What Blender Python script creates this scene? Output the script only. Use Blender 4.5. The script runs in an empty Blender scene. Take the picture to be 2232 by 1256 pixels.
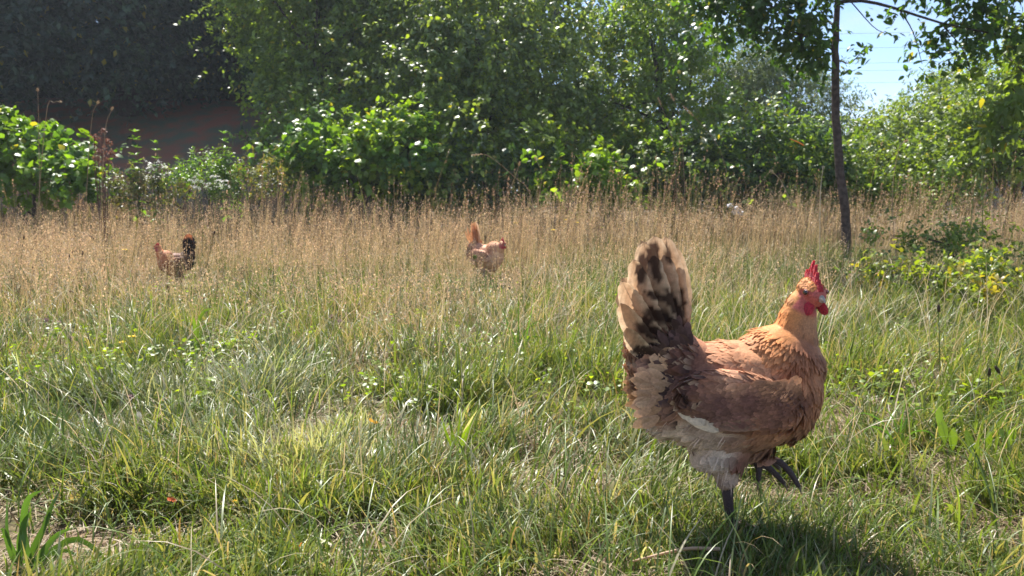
import bpy, bmesh, math, random
import numpy as np
from mathutils import Vector, Matrix

# ------------------------------------------------------------------ camera, sky, sun, exposure
S = bpy.context.scene
COL = S.collection
H = 0.56                      # eye height above the meadow
PITCH = math.radians(6.652)   # tilted slightly down
FPX, CX, CY = 1612.0, 1116.0, 628.0
HEN_D = 1.197                 # distance of the walking hen

cam_d = bpy.data.cameras.new('camera')
cam_d.sensor_width = 36.0
cam_d.lens = 36.0 * FPX / 2232.0
cam_d.clip_start = 0.02
cam_d.clip_end = 2000.0
cam_d.dof.use_dof = True
cam_d.dof.focus_distance = 1.35
cam_d.dof.aperture_fstop = 10.5
cam = bpy.data.objects.new('camera', cam_d)
COL.objects.link(cam)
cam.location = (0, 0, H)
cam.rotation_euler = (math.pi / 2 - PITCH, 0, 0)
S.camera = cam

SUN_AZ = math.radians(-23.0)   # measured from +Y towards +X: behind the hens and to the left
SUN_EL = math.radians(56.0)
world = bpy.data.worlds.new('World')
S.world = world
world.use_nodes = True
wn, wl = world.node_tree.nodes, world.node_tree.links
for n in list(wn):
    wn.remove(n)
wo = wn.new('ShaderNodeOutputWorld')
bg = wn.new('ShaderNodeBackground')
sky = wn.new('ShaderNodeTexSky')
sky.sky_type = 'NISHITA'
sky.sun_disc = False
sky.sun_elevation = SUN_EL
sky.sun_rotation = SUN_AZ
sky.altitude = 100
sky.air_density = 0.8
sky.dust_density = 0.3
sky.ozone_density = 3.0
bg.inputs['Strength'].default_value = 0.10
tc = wn.new('ShaderNodeTexCoord')
mp = wn.new('ShaderNodeMapping')
mp.inputs['Scale'].default_value = (1.0, 1.0, 3.2)
mp.inputs['Location'].default_value = (0.4, 0.2, 0.15)
nz = wn.new('ShaderNodeTexNoise')
nz.inputs['Scale'].default_value = 3.6
nz.inputs['Detail'].default_value = 9
nz.inputs['Roughness'].default_value = 0.56
cr = wn.new('ShaderNodeValToRGB')
cr.color_ramp.elements[0].position = 0.44
cr.color_ramp.elements[0].color = (0, 0, 0, 1)
cr.color_ramp.elements[1].position = 0.66
cr.color_ramp.elements[1].color = (1, 1, 1, 1)
mx = wn.new('ShaderNodeMixRGB')
mx.inputs['Color2'].default_value = (4.0, 4.2, 4.8, 1)
mxf = wn.new('ShaderNodeMath')
mxf.operation = 'MULTIPLY'
mxf.inputs[1].default_value = 0.6
wl.new(tc.outputs['Generated'], mp.inputs['Vector'])
wl.new(mp.outputs['Vector'], nz.inputs['Vector'])
wl.new(nz.outputs['Fac'], cr.inputs['Fac'])
wl.new(cr.outputs['Color'], mxf.inputs[0])
wl.new(mxf.outputs[0], mx.inputs['Fac'])
wl.new(sky.outputs['Color'], mx.inputs['Color1'])
wl.new(mx.outputs['Color'], bg.inputs['Color'])
wl.new(bg.outputs['Background'], wo.inputs['Surface'])

sun_d = bpy.data.lights.new('sun', 'SUN')
sun_d.energy = 5.0
sun_d.angle = math.radians(0.53)
sun_d.color = (1.0, 0.955, 0.88)
sun = bpy.data.objects.new('sun', sun_d)
COL.objects.link(sun)
sdir = Vector((math.sin(SUN_AZ) * math.cos(SUN_EL), math.cos(SUN_AZ) * math.cos(SUN_EL), math.sin(SUN_EL)))
sun.location = sdir * 40
sun.rotation_euler = sdir.to_track_quat('Z', 'Y').to_euler()

S.view_settings.view_transform = 'Standard'
S.view_settings.look = 'None'
S.view_settings.exposure = 1.27
S.view_settings.gamma = 1.0
S.view_settings.use_curve_mapping = False
S.render.engine = 'CYCLES'
S.cycles.max_bounces = 7
S.cycles.diffuse_bounces = 3
S.cycles.glossy_bounces = 2
S.cycles.transmission_bounces = 4
S.cycles.transparent_max_bounces = 4
S.cycles.use_denoising = True
S.cycles.sample_clamp_indirect = 4.0

rng = np.random.default_rng(11)

# ------------------------------------------------------------------ geometry of the view (used once to find where things stand)
CP, SP = math.cos(PITCH), math.sin(PITCH)
def ray(X, Y):
    u = (CY - Y) / FPX
    return (X - CX) / FPX, CP + u * SP, -SP + u * CP
def P(X, Y, D):
    dx, dy, dz = ray(X, Y)
    t = D / dy
    return np.array([dx * t, D, H + dz * t])
def XatD(X, D):
    return (X - CX) / FPX * D * 1.0
def G(X, Y):
    dx, dy, dz = ray(X, Y)
    t = -H / dz
    return np.array([dx * t, dy * t, 0.0])

# ------------------------------------------------------------------ helpers
def col_attr(me, cols):
    at = me.color_attributes.new('Col', 'FLOAT_COLOR', 'POINT')
    c = np.ones((len(me.vertices), 4), dtype=np.float32)
    c[:, :3] = cols
    at.data.foreach_set('color', c.ravel())

def mk_mesh(name, V, faces, cols=None, smooth=True):
    """faces: list of int arrays of shape (n,3) or (n,4)"""
    me = bpy.data.meshes.new(name)
    V = np.asarray(V, dtype=np.float32)
    faces = [np.asarray(f, dtype=np.int32) for f in faces if len(f)]
    nl = sum(f.size for f in faces)
    npoly = sum(len(f) for f in faces)
    me.vertices.add(len(V))
    me.vertices.foreach_set('co', V.ravel())
    me.loops.add(nl)
    me.loops.foreach_set('vertex_index', np.concatenate([f.ravel() for f in faces]))
    me.polygons.add(npoly)
    tot = np.concatenate([np.full(len(f), f.shape[1], dtype=np.int32) for f in faces])
    st = np.concatenate([[0], np.cumsum(tot)[:-1]]).astype(np.int32)
    me.polygons.foreach_set('loop_start', st)
    me.polygons.foreach_set('loop_total', tot)
    if smooth:
        me.polygons.foreach_set('use_smooth', np.ones(npoly, dtype=bool))
    me.update(calc_edges=True)
    if cols is not None:
        col_attr(me, cols)
    return me

class MB:
    """collects pieces of one mesh"""
    def __init__(s):
        s.V, s.T, s.Q, s.C, s.n = [], [], [], [], 0
    def add(s, V, T=None, Q=None, C=(1, 1, 1)):
        V = np.asarray(V, dtype=np.float32).reshape(-1, 3)
        if T is not None and len(T):
            s.T.append(np.asarray(T, dtype=np.int32).reshape(-1, 3) + s.n)
        if Q is not None and len(Q):
            s.Q.append(np.asarray(Q, dtype=np.int32).reshape(-1, 4) + s.n)
        C = np.asarray(C, dtype=np.float32)
        if C.ndim == 1:
            C = np.tile(C[:3], (len(V), 1))
        s.V.append(V); s.C.append(C[:, :3]); s.n += len(V)
        return s
    def mesh(s, name, smooth=True):
        fs = []
        if s.T: fs.append(np.concatenate(s.T))
        if s.Q: fs.append(np.concatenate(s.Q))
        return mk_mesh(name, np.concatenate(s.V), fs, np.concatenate(s.C), smooth)
    def build(s, name, mat, parent=None, smooth=True, stuff=False, loc=None):
        return obj(name, s.mesh(name, smooth), mat, parent, stuff, loc)

def obj(name, me, mat=None, parent=None, stuff=False, loc=None):
    o = bpy.data.objects.new(name, me)
    COL.objects.link(o)
    if mat is not None and me is not None and not me.materials:
        me.materials.append(mat)
    if parent is not None:
        o.parent = parent
    if loc is not None:
        o.location = loc
    if stuff:
        o['kind'] = 'stuff'
    return o
def tag(o, label=None, cat=None, group=None, kind=None):
    if label: o['label'] = label
    if cat: o['category'] = cat
    if group: o['group'] = group
    if kind: o['kind'] = kind
    return o
def empty(name, loc, label, cat, group=None, rz=0.0):
    o = bpy.data.objects.new(name, None)
    COL.objects.link(o)
    o.empty_display_size = 0.05
    o.location = [float(c) for c in loc]
    o.rotation_euler = (0, 0, rz)
    return tag(o, label, cat, group)

def vnoise(x, y, scale, seed=0):
    """smooth value noise, 0..1"""
    r = np.random.default_rng(seed)
    g = r.random((64, 64))
    x = np.asarray(x) / scale + 1000.37; y = np.asarray(y) / scale + 1000.71
    xi, yi = np.floor(x).astype(int), np.floor(y).astype(int)
    fx, fy = x - xi, y - yi
    fx, fy = fx * fx * (3 - 2 * fx), fy * fy * (3 - 2 * fy)
    a, b = g[xi % 64, yi % 64], g[(xi + 1) % 64, yi % 64]
    c, d = g[xi % 64, (yi + 1) % 64], g[(xi + 1) % 64, (yi + 1) % 64]
    return (a * (1 - fx) + b * fx) * (1 - fy) + (c * (1 - fx) + d * fx) * fy
def fbm(x, y, scale, seed=0, oct=3):
    v, a, t = 0, 1.0, 0
    for k in range(oct):
        v = v + a * vnoise(x, y, scale / 2 ** k, seed + k); t += a; a *= 0.5
    return v / t
def sstep(a, b, x):
    t = np.clip((np.asarray(x, dtype=float) - a) / (b - a), 0, 1)
    return t * t * (3 - 2 * t)
def norm(v):
    return v / np.maximum(np.linalg.norm(v, axis=-1, keepdims=True), 1e-9)
def mixc(a, b, t):
    t = np.asarray(t)[..., None]
    return np.asarray(a) * (1 - t) + np.asarray(b) * t

def tube(pts, rad, sides=6, cap=True):
    """tapered tube through points; V, T, Q"""
    pts = np.asarray(pts, dtype=float); n = len(pts)
    rad = np.broadcast_to(np.asarray(rad, dtype=float), (n,))
    tan = norm(np.gradient(pts, axis=0))
    ref = np.array([0, 0, 1.0]) if abs(tan[0][2]) < 0.9 else np.array([1.0, 0, 0])
    u = norm(np.cross(tan[0], ref)); V = []
    for i in range(n):
        u = norm(u - tan[i] * np.dot(u, tan[i])); w = np.cross(tan[i], u)
        for k in range(sides):
            a = 2 * math.pi * k / sides
            V.append(pts[i] + rad[i] * (math.cos(a) * u + math.sin(a) * w))
    Q = [(i * sides + k, i * sides + (k + 1) % sides, (i + 1) * sides + (k + 1) % sides, (i + 1) * sides + k)
         for i in range(n - 1) for k in range(sides)]
    T = []
    if cap:
        V.append(pts[-1] + tan[-1] * rad[-1] * 0.6); c = len(V) - 1; b = (n - 1) * sides
        T += [(b + k, b + (k + 1) % sides, c) for k in range(sides)]
        V.append(pts[0] - tan[0] * rad[0] * 0.3); c = len(V) - 1
        T += [((k + 1) % sides, k, c) for k in range(sides)]
    return np.array(V), T, Q
def curve(pts, n):
    """Catmull-Rom resample"""
    p = np.asarray(pts, dtype=float)
    if len(p) == 2:
        return p[0] + (p[1] - p[0]) * np.linspace(0, 1, n)[:, None]
    q = np.vstack([2 * p[0] - p[1], p, 2 * p[-1] - p[-2]])
    out = []
    for t in np.linspace(0, len(p) - 1 - 1e-6, n):
        i = int(t); f = t - i
        a, b, c, d = q[i], q[i + 1], q[i + 2], q[i + 3]
        out.append(0.5 * ((2 * b) + (-a + c) * f + (2 * a - 5 * b + 4 * c - d) * f * f + (-a + 3 * b - 3 * c + d) * f ** 3))
    return np.array(out)

# ------------------------------------------------------------------ materials
def newmat(name):
    m = bpy.data.materials.new(name)
    m.use_nodes = True
    nt = m.node_tree
    for n in list(nt.nodes):
        nt.nodes.remove(n)
    return m, nt.nodes, nt.links
def leafy(name, rough=0.45, spec=0.5, trans=0.4, tcol=(1.5, 1.35, 0.5), noise=0.0, nscale=60.0):
    """colour attribute + translucency, for blades, leaves and feathers"""
    m, n, l = newmat(name)
    out = n.new('ShaderNodeOutputMaterial')
    at = n.new('ShaderNodeAttribute'); at.attribute_name = 'Col'
    pb = n.new('ShaderNodeBsdfPrincipled')
    pb.inputs['Roughness'].default_value = rough
    pb.inputs['Specular IOR Level'].default_value = spec
    src = at.outputs['Color']
    if noise:
        tcn = n.new('ShaderNodeTexCoord')
        nn = n.new('ShaderNodeTexNoise'); nn.inputs['Scale'].default_value = nscale; nn.inputs['Detail'].default_value = 3
        ma = n.new('ShaderNodeMapRange')
        ma.inputs['To Min'].default_value = 1 - noise; ma.inputs['To Max'].default_value = 1 + noise
        ma.inputs['From Min'].default_value = 0.3; ma.inputs['From Max'].default_value = 0.7
        ml = n.new('ShaderNodeVectorMath'); ml.operation = 'SCALE'
        l.new(tcn.outputs['Object'], nn.inputs['Vector']); l.new(nn.outputs['Fac'], ma.inputs['Value'])
        l.new(src, ml.inputs[0]); l.new(ma.outputs['Result'], ml.inputs['Scale'])
        src = ml.outputs['Vector']
    l.new(src, pb.inputs['Base Color'])
    if trans > 0:
        tr = n.new('ShaderNodeBsdfTranslucent')
        tm = n.new('ShaderNodeVectorMath'); tm.operation = 'MULTIPLY'
        tm.inputs[1].default_value = tcol
        l.new(src, tm.inputs[0]); l.new(tm.outputs['Vector'], tr.inputs['Color'])
        ms = n.new('ShaderNodeMixShader'); ms.inputs['Fac'].default_value = trans
        l.new(pb.outputs['BSDF'], ms.inputs[1]); l.new(tr.outputs['BSDF'], ms.inputs[2])
        l.new(ms.outputs['Shader'], out.inputs['Surface'])
    else:
        l.new(pb.outputs['BSDF'], out.inputs['Surface'])
    return m
M = {}
M['grass'] = leafy('grass_blade', 0.42, 0.5, 0.37, (1.4, 1.35, 0.55))
M['dry'] = leafy('dry_grass', 0.55, 0.35, 0.35, (1.15, 1.02, 0.85))
M['leaf'] = leafy('leaf', 0.42, 0.55, 0.48, (1.7, 1.7, 0.4))
M['farleaf'] = leafy('far_leaf', 0.5, 0.4, 0.3, (1.5, 1.5, 0.5))
M['petal'] = leafy('petal', 0.6, 0.3, 0.3, (1.1, 1.1, 1.0))
def solid(name, color, rough=0.7, spec=0.4, bump=0.0, bscale=80.0, var=0.25, color2=None, sss=0.0):
    m, n, l = newmat(name)
    out = n.new('ShaderNodeOutputMaterial')
    pb = n.new('ShaderNodeBsdfPrincipled')
    pb.inputs['Roughness'].default_value = rough
    pb.inputs['Specular IOR Level'].default_value = spec
    tcn = n.new('ShaderNodeTexCoord')
    nn = n.new('ShaderNodeTexNoise'); nn.inputs['Scale'].default_value = bscale; nn.inputs['Detail'].default_value = 6
    l.new(tcn.outputs['Object'], nn.inputs['Vector'])
    mr = n.new('ShaderNodeMixRGB')
    c2 = color2 or tuple(c * (1 - var) for c in color)
    mr.inputs['Color1'].default_value = (*c2, 1); mr.inputs['Color2'].default_value = (*color, 1)
    rp = n.new('ShaderNodeValToRGB'); rp.color_ramp.elements[0].position = 0.38; rp.color_ramp.elements[1].position = 0.62
    l.new(nn.outputs['Fac'], rp.inputs['Fac']); l.new(rp.outputs['Color'], mr.inputs['Fac'])
    l.new(mr.outputs['Color'], pb.inputs['Base Color'])
    if bump:
        b = n.new('ShaderNodeBump'); b.inputs['Strength'].default_value = bump; b.inputs['Distance'].default_value = 0.01
        l.new(nn.outputs['Fac'], b.inputs['Height']); l.new(b.outputs['Normal'], pb.inputs['Normal'])
    if sss:
        pb.inputs['Subsurface Weight'].default_value = sss
        pb.inputs['Subsurface Radius'].default_value = (0.008, 0.002, 0.001)
        pb.inputs['Subsurface Scale'].default_value = 1.0
    l.new(pb.outputs['BSDF'], out.inputs['Surface'])
    return m
M['bark'] = solid('bark', (0.10, 0.075, 0.065), 0.85, 0.2, 0.8, 30.0, 0.5)
M['darkbark'] = solid('dark_bark', (0.06, 0.045, 0.035), 0.85, 0.2, 0.6, 30.0, 0.4)

# ------------------------------------------------------------------ terrain
def gh(x, y):
    x = np.asarray(x, dtype=float); y = np.asarray(y, dtype=float)
    b = (fbm(x, y, 0.5, 5) - 0.5) * 0.045 * sstep(0.25, 0.8, np.hypot(x - 0.33, y - 1.2))
    b = b + (fbm(x, y, 3.0, 8) - 0.5) * 0.10 * sstep(2.0, 5.0, np.hypot(x, y - 1))
    bank = sstep(11.6, 19.0, y) * sstep(-1.0, -3.2, x + (y - 12) * 0.16) * 3.1
    return b + bank
gx = np.concatenate([-np.geomspace(400, 9, 26), np.arange(-8.8, 8.81, 0.1), np.geomspace(9, 400, 26)])
gy = np.concatenate([-np.geomspace(60, 1, 10), np.arange(-0.8, 8.0, 0.09), np.arange(8.0, 24, 0.3), np.geomspace(24.5, 900, 30)])
XX, YY = np.meshgrid(gx, gy)
ZZ = gh(XX, YY)
nx, ny = len(gx), len(gy)
idx = np.arange(nx * ny).reshape(ny, nx)
quads = np.stack([idx[:-1, :-1], idx[:-1, 1:], idx[1:, 1:], idx[1:, :-1]], -1).reshape(-1, 4)
gm, n, l = newmat('meadow_soil')
out = n.new('ShaderNodeOutputMaterial'); pb = n.new('ShaderNodeBsdfPrincipled'); pb.inputs['Roughness'].default_value = 0.95
pb.inputs['Specular IOR Level'].default_value = 0.1
tcn = n.new('ShaderNodeTexCoord')
n1 = n.new('ShaderNodeTexNoise'); n1.inputs['Scale'].default_value = 2.2; n1.inputs['Detail'].default_value = 8
n2 = n.new('ShaderNodeTexNoise'); n2.inputs['Scale'].default_value = 45; n2.inputs['Detail'].default_value = 6
r1 = n.new('ShaderNodeValToRGB')
r1.color_ramp.elements[0].position = 0.36; r1.color_ramp.elements[0].color = (0.075, 0.050, 0.034, 1)
r1.color_ramp.elements[1].position = 0.66; r1.color_ramp.elements[1].color = (0.30, 0.21, 0.13, 1)
e = r1.color_ramp.elements.new(0.5); e.color = (0.16, 0.115, 0.07, 1)
r2 = n.new('ShaderNodeValToRGB')
r2.color_ramp.elements[0].position = 0.42; r2.color_ramp.elements[0].color = (0.06, 0.075, 0.03, 1)
r2.color_ramp.elements[1].position = 0.6; r2.color_ramp.elements[1].color = (0.22, 0.15, 0.10, 1)
mr = n.new('ShaderNodeMixRGB'); mr.inputs['Fac'].default_value = 0.5
bp = n.new('ShaderNodeBump'); bp.inputs['Strength'].default_value = 0.9; bp.inputs['Distance'].default_value = 0.02
for a in (n1, n2): l.new(tcn.outputs['Object'], a.inputs['Vector'])
l.new(n2.outputs['Fac'], r1.inputs['Fac']); l.new(n1.outputs['Fac'], r2.inputs['Fac'])
l.new(r1.outputs['Color'], mr.inputs['Color1']); l.new(r2.outputs['Color'], mr.inputs['Color2'])
sx = n.new('ShaderNodeSeparateXYZ'); l.new(tcn.outputs['Object'], sx.inputs['Vector'])
mz = n.new('ShaderNodeMapRange'); mz.inputs['From Min'].default_value = 0.3; mz.inputs['From Max'].default_value = 0.8; l.new(sx.outputs['Z'], mz.inputs['Value'])
r3 = n.new('ShaderNodeValToRGB'); r3.color_ramp.elements[0].position = 0.4; r3.color_ramp.elements[0].color = (0.30, 0.13, 0.085, 1)
r3.color_ramp.elements[1].position = 0.62; r3.color_ramp.elements[1].color = (0.15, 0.16, 0.11, 1)
l.new(n1.outputs['Fac'], r3.inputs['Fac'])
mb_ = n.new('ShaderNodeMixRGB'); l.new(mz.outputs['Result'], mb_.inputs['Fac']); l.new(mr.outputs['Color'], mb_.inputs['Color1']); l.new(r3.outputs['Color'], mb_.inputs['Color2'])
l.new(mb_.outputs['Color'], pb.inputs['Base Color']); l.new(n2.outputs['Fac'], bp.inputs['Height'])
l.new(bp.outputs['Normal'], pb.inputs['Normal']); l.new(pb.outputs['BSDF'], out.inputs['Surface'])
go = obj('ground', mk_mesh('ground', np.stack([XX, YY, ZZ], -1).reshape(-1, 3), [quads]), gm)
tag(go, 'dry brown meadow soil rising to a shaded bank at the back', kind='structure')

# ------------------------------------------------------------------ blades of grass
def blades(mb, base, h, w, az, th0, th1, K, c0, c1, tipc=None, wprof=1.6, face=None, zk=None):
    """many bent blades at once. az: azimuth they lean to; th0/th1 angle from vertical at base/tip"""
    N = len(base)
    t = (np.arange(K) + 0.5) / K
    th = th0[:, None] + (th1 - th0)[:, None] * t[None, :] ** 1.3
    ds = (h / K)[:, None]
    dxy = np.sin(th) * ds; dz = np.cos(th) * ds
    cx = np.concatenate([np.zeros((N, 1)), np.cumsum(dxy, 1)], 1)
    cz = np.concatenate([np.zeros((N, 1)), np.cumsum(dz, 1)], 1)
    ca, sa = np.cos(az), np.sin(az)
    cen = np.stack([base[:, :1] + cx * ca[:, None], base[:, 1:2] + cx * sa[:, None], base[:, 2:3] + cz], -1)  # N,K+1,3
    if face is None:
        face = az + math.pi / 2 + rng.normal(0, 0.5, N)
    fx, fy = np.cos(face), np.sin(face)
    lv = np.arange(K + 1) / K
    prof = np.minimum(1.0, (1 - lv ** wprof) * (0.75 + 0.6 * lv))
    wv = (w[:, None] * 0.5 * prof[None, :])
    off = np.stack([fx[:, None] * wv, fy[:, None] * wv, np.zeros((N, K + 1))], -1)
    L = cen - off; R = cen + off
    V = np.empty((N, 2 * K + 1, 3), dtype=np.float32)
    V[:, 0:2 * K:2] = L[:, :K]; V[:, 1:2 * K:2] = R[:, :K]; V[:, 2 * K] = cen[:, K]
    lc = lv[None, :, None]
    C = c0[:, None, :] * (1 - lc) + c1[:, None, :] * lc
    if tipc is not None:
        C[:, K] = tipc
    CC = np.empty((N, 2 * K + 1, 3), dtype=np.float32)
    CC[:, 0:2 * K:2] = C[:, :K]; CC[:, 1:2 * K:2] = C[:, :K]; CC[:, 2 * K] = C[:, K]
    st = (np.arange(N) * (2 * K + 1))[:, None]
    Q = []
    for k in range(K - 1):
        Q.append(np.concatenate([st + 2 * k, st + 2 * k + 1, st + 2 * k + 3, st + 2 * k + 2], 1))
    T = np.concatenate([st + 2 * K - 2, st + 2 * K - 1, st + 2 * K], 1)
    mb.add(V.reshape(-1, 3), T, np.concatenate(Q) if Q else None, CC.reshape(-1, 3))
    return cen

def wedge(N, d0, d1, p, margin=0.85, slope=0.80):
    """points in the field of view, density per area ~ D^-p"""
    # pdf over D ~ (slope D + margin) D^-p
    g = np.linspace(d0, d1, 600); pdf = (slope * g + margin) * g ** (-p)
    cdf = np.cumsum(pdf); cdf /= cdf[-1]
    D = np.interp(rng.random(N), cdf, g)
    x = (rng.random(N) * 2 - 1) * (slope * D + margin)
    return x, D

# regional character of the meadow, in metres on the ground
HENS = [(0.355, 1.2, 0.0), (P(1062, 600, 5.0)[0], 5.0, 0), (P(382, 600, 4.9)[0], 4.9, 0)]
def green_amount(x, y):
    n1 = fbm(x, y, 0.9, 21, 3); n2 = fbm(x, y, 0.28, 31, 2)
    g = 0.66 - 0.46 * sstep(3.0, 7.0, y - 0.55 * np.clip(x, -1, 3)) + (n1 - 0.5) * 1.5 + (n2 - 0.5) * 0.7
    g = g + 0.25 * sstep(0.25, 0.6, x / np.maximum(y, 0.5)) * sstep(7, 4, y)
    return np.clip(g, 0, 1)
def gcol(N, g, D):
    """green and straw base colours, per blade"""
    dark = np.array([0.055, 0.085, 0.018]); mid = np.array([0.118, 0.18, 0.032]); lite = np.array([0.215, 0.29, 0.05]); blu = np.array([0.20, 0.22, 0.12])
    straw = np.array([0.42, 0.36, 0.23]); tan = np.array([0.38, 0.28, 0.19]); pale = np.array([0.56, 0.52, 0.39]); brn = np.array([0.20, 0.12, 0.065])
    r = rng.random(N); a = rng.random(N)
    gc = mixc(dark, mid, a); gc = np.where((r > 0.52)[:, None], mixc(mid, lite, a), gc); gc = np.where((r > 0.8)[:, None], mixc(mid, blu, a), gc)
    r2 = rng.random(N)
    sc = mixc(straw, tan, a); sc = np.where((r2 > 0.68)[:, None], mixc(straw, pale, a), sc); sc = np.where((r2 > 0.88)[:, None], mixc(tan, brn, a), sc)
    isg = rng.random(N) < (0.12 + 0.86 * g)
    return np.where(isg[:, None], gc, sc), isg
def bleached(x, y):
    return np.exp(-(((x + .46) / .22) ** 2 + ((y - 1.62) / .20) ** 2)) + .8 * np.exp(-(((x + .75) / .35) ** 2 + ((y - 2.0) / .16) ** 2)) + .5 * np.exp(-(((x - .12) / .18) ** 2 + ((y - 1.35) / .1) ** 2))

def keep_clear(x, y, h):
    """trodden places: lower the grass around the hens and on the bare patch"""
    k = np.ones(len(x))
    k *= 1 - 0.28 * np.exp(-(((x - 0.42) / 0.22) ** 2 + ((y - 1.22) / 0.16) ** 2))
    k *= 1 - 0.30 * np.exp(-(((x - 0.45) / 0.30) ** 2 + ((y - 1.05) / 0.10) ** 2))
    for hx, hy, _ in HENS[1:]:
        u = (x - hx * y / hy) / 0.36
        k *= 1 - 0.28 * np.exp(-u * u) * sstep(hy - 1.9, hy - 1.0, y) * sstep(hy + 0.5, hy + 0.2, y)
    k *= 1 - 0.78 * np.exp(-(((x + 0.74) / 0.22) ** 2 + ((y - 1.10) / 0.14) ** 2))
    k *= 1 - 0.55 * np.exp(-(((x + 0.55) / 0.14) ** 2 + ((y - 1.20) / 0.05) ** 2))
    return k

def sward(N, d0, d1, p, hlo, hhi, wmul, K, name=None, mb=None):
    x, y = wedge(N, d0, d1, p)
    # tufts: pull the blades towards tuft centres
    tn = fbm(x, y, 0.16, 77, 2)
    keep = rng.random(N) < 0.12 + 1.15 * sstep(0.37, 0.62, tn)
    bare = 1 - 0.93 * np.exp(-(((x + 0.80) / 0.19) ** 2 + ((y - 1.19) / 0.075) ** 2)) - 0.7 * np.exp(-(((x + 0.55) / 0.11) ** 2 + ((y - 1.15) / 0.045) ** 2))
    keep &= rng.random(N) < bare
    x, y = x[keep], y[keep]; N = len(x)
    g = green_amount(x, y)
    c, isg = gcol(N, g, y)
    pl_ = (rng.random(N) < .75 * bleached(x, y)); c = np.where(pl_[:, None], mixc([.50, .50, .38], [.34, .38, .24], rng.random(N)), c)
    z = gh(x, y) - 0.004
    hn = 0.25 + 1.5 * fbm(x, y, 0.30, 41, 3) + 0.5 * sstep(6.5, 8.5, y)
    h = (hlo + (hhi - hlo) * rng.random(N) ** 1.6) * hn * np.where(isg, 1.0, 0.9)
    kc = keep_clear(x, y, h)
    h = h * kc
    w = (0.0017 + 0.0040 * rng.random(N) ** 3 + 0.00042 * y) * wmul * np.where(isg, 1.0, 0.8)
    flow = fbm(x, y, 0.45, 61, 2) * 9.0
    az = flow + rng.normal(0, 1.25, N)
    th0 = np.abs(rng.normal(0.2, 0.35, N)); th1 = th0 + np.abs(rng.normal(0.85, 0.65, N))
    flat = rng.random(N) < np.where(isg, 0.10, 0.30)
    th0 = np.where(flat, rng.uniform(0.7, 1.3, N), th0); th1 = np.where(flat, th0 + rng.uniform(0.1, 0.6, N), th1)
    base = np.stack([x, y, z], 1)
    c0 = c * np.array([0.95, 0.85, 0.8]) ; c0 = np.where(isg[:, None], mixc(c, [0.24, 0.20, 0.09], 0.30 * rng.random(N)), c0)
    c1 = np.where((isg & (rng.random(N) < 0.22))[:, None], mixc(c, [0.42, 0.34, 0.17], 0.75), c)
    mbs = mb or MB()
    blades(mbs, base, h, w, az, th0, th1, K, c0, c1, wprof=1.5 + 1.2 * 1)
    return mbs
# ------------------------------------------------------------------ the meadow grass itself
mb = MB()
sward(230000, 0.72, 2.0, 1.0, 0.035, 0.125, 1.0, 4, mb=mb)
sward(6500, 0.75, 3.2, 1.0, 0.08, 0.17, 1.7, 6, mb=mb)
sward(185000, 1.9, 4.2, 1.4, 0.05, 0.19, 1.0, 3, mb=mb)
# thick grass under and in front of the near hen
N = 9000; x = rng.uniform(.12, .80, N); y = rng.uniform(.93, 1.36, N)
k = rng.random(N) < np.exp(-(((x - .45) / .30) ** 4 + ((y - 1.13) / .17) ** 4)) * (0.35 + fbm(x, y, .08, 71, 2)); x, y = x[k], y[k]; N = len(x); c, isg = gcol(N, np.full(N, .85), y)
th = np.abs(rng.normal(.25, .35, N)); blades(mb, np.stack([x, y, gh(x, y) - .003], 1), rng.uniform(.03, .085, N), rng.uniform(.0018, .0036, N), rng.uniform(0, 6.28, N), th, th + rng.uniform(.2, 1.3, N), 4, c * .9, c)
# long arching blades
N = 6000; x, y = wedge(N, .85, 3.6, 1.1); k = fbm(x, y, .3, 81, 2) > .45; x, y = x[k], y[k]; N = len(x); c, isg = gcol(N, np.full(N, .8), y); th = rng.uniform(0, .5, N)
blades(mb, np.stack([x, y, gh(x, y)], 1), rng.uniform(.12, .26, N) * keep_clear(x, y, None), rng.uniform(.002, .0042, N), rng.uniform(0, 6.28, N), th, th + rng.uniform(.9, 2.0, N), 7, c, c * 1.1)
tag(mb.build('meadow_grass', M['grass'], stuff=True), 'lush green and straw coloured grass in the near half of the meadow')
mb = MB()
sward(160000, 4.0, 9.4, 1.2, 0.07, 0.21, 1.15, 2, mb=mb)
N = 16000; x, y = wedge(N, 3.6, 8.8, 1.0); k = rng.random(N) < sstep(.50, .66, fbm(x, y, .55, 83, 3)); x, y = x[k], y[k]; N = len(x); c, isg = gcol(N, np.full(N, .97), y); th = np.abs(rng.normal(0, .18, N))
blades(mb, np.stack([x, y, gh(x, y)], 1), rng.uniform(.15, .34, N) * keep_clear(x, y, None), rng.uniform(.004, .007, N), rng.uniform(0, 6.28, N), th, th + rng.uniform(.1, 1.0, N), 4, c * .9, c)
tag(mb.build('meadow_grass', M['dry'], stuff=True), 'tan and green grass in the far half of the meadow up to the bushes')

# thatch: dead blades lying flat
mb = MB(); N = 60000
x, y = wedge(N, 0.8, 4.5, 1.3)
ok_ = rng.random(N) > .8 * np.exp(-(((x + 0.80) / 0.19) ** 2 + ((y - 1.19) / 0.075) ** 2)); x, y = x[ok_], y[ok_]; N = len(x)
base = np.stack([x, y, gh(x, y) + rng.uniform(0.001, 0.018, N)], 1)
c = mixc([0.50, 0.41, 0.27], [0.24, 0.16, 0.10], rng.random(N)) 
th = rng.uniform(1.25, 1.6, N)
blades(mb, base, rng.uniform(0.02, 0.075, N), rng.uniform(0.0012, 0.003, N) + 0.0003 * y, rng.uniform(0, 6.28, N), th, th + rng.normal(0, 0.15, N), 2, c, c * 0.9)
tag(mb.build('thatch_grass', M['dry'], stuff=True), 'flattened dead straw lying among the green grass')

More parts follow.
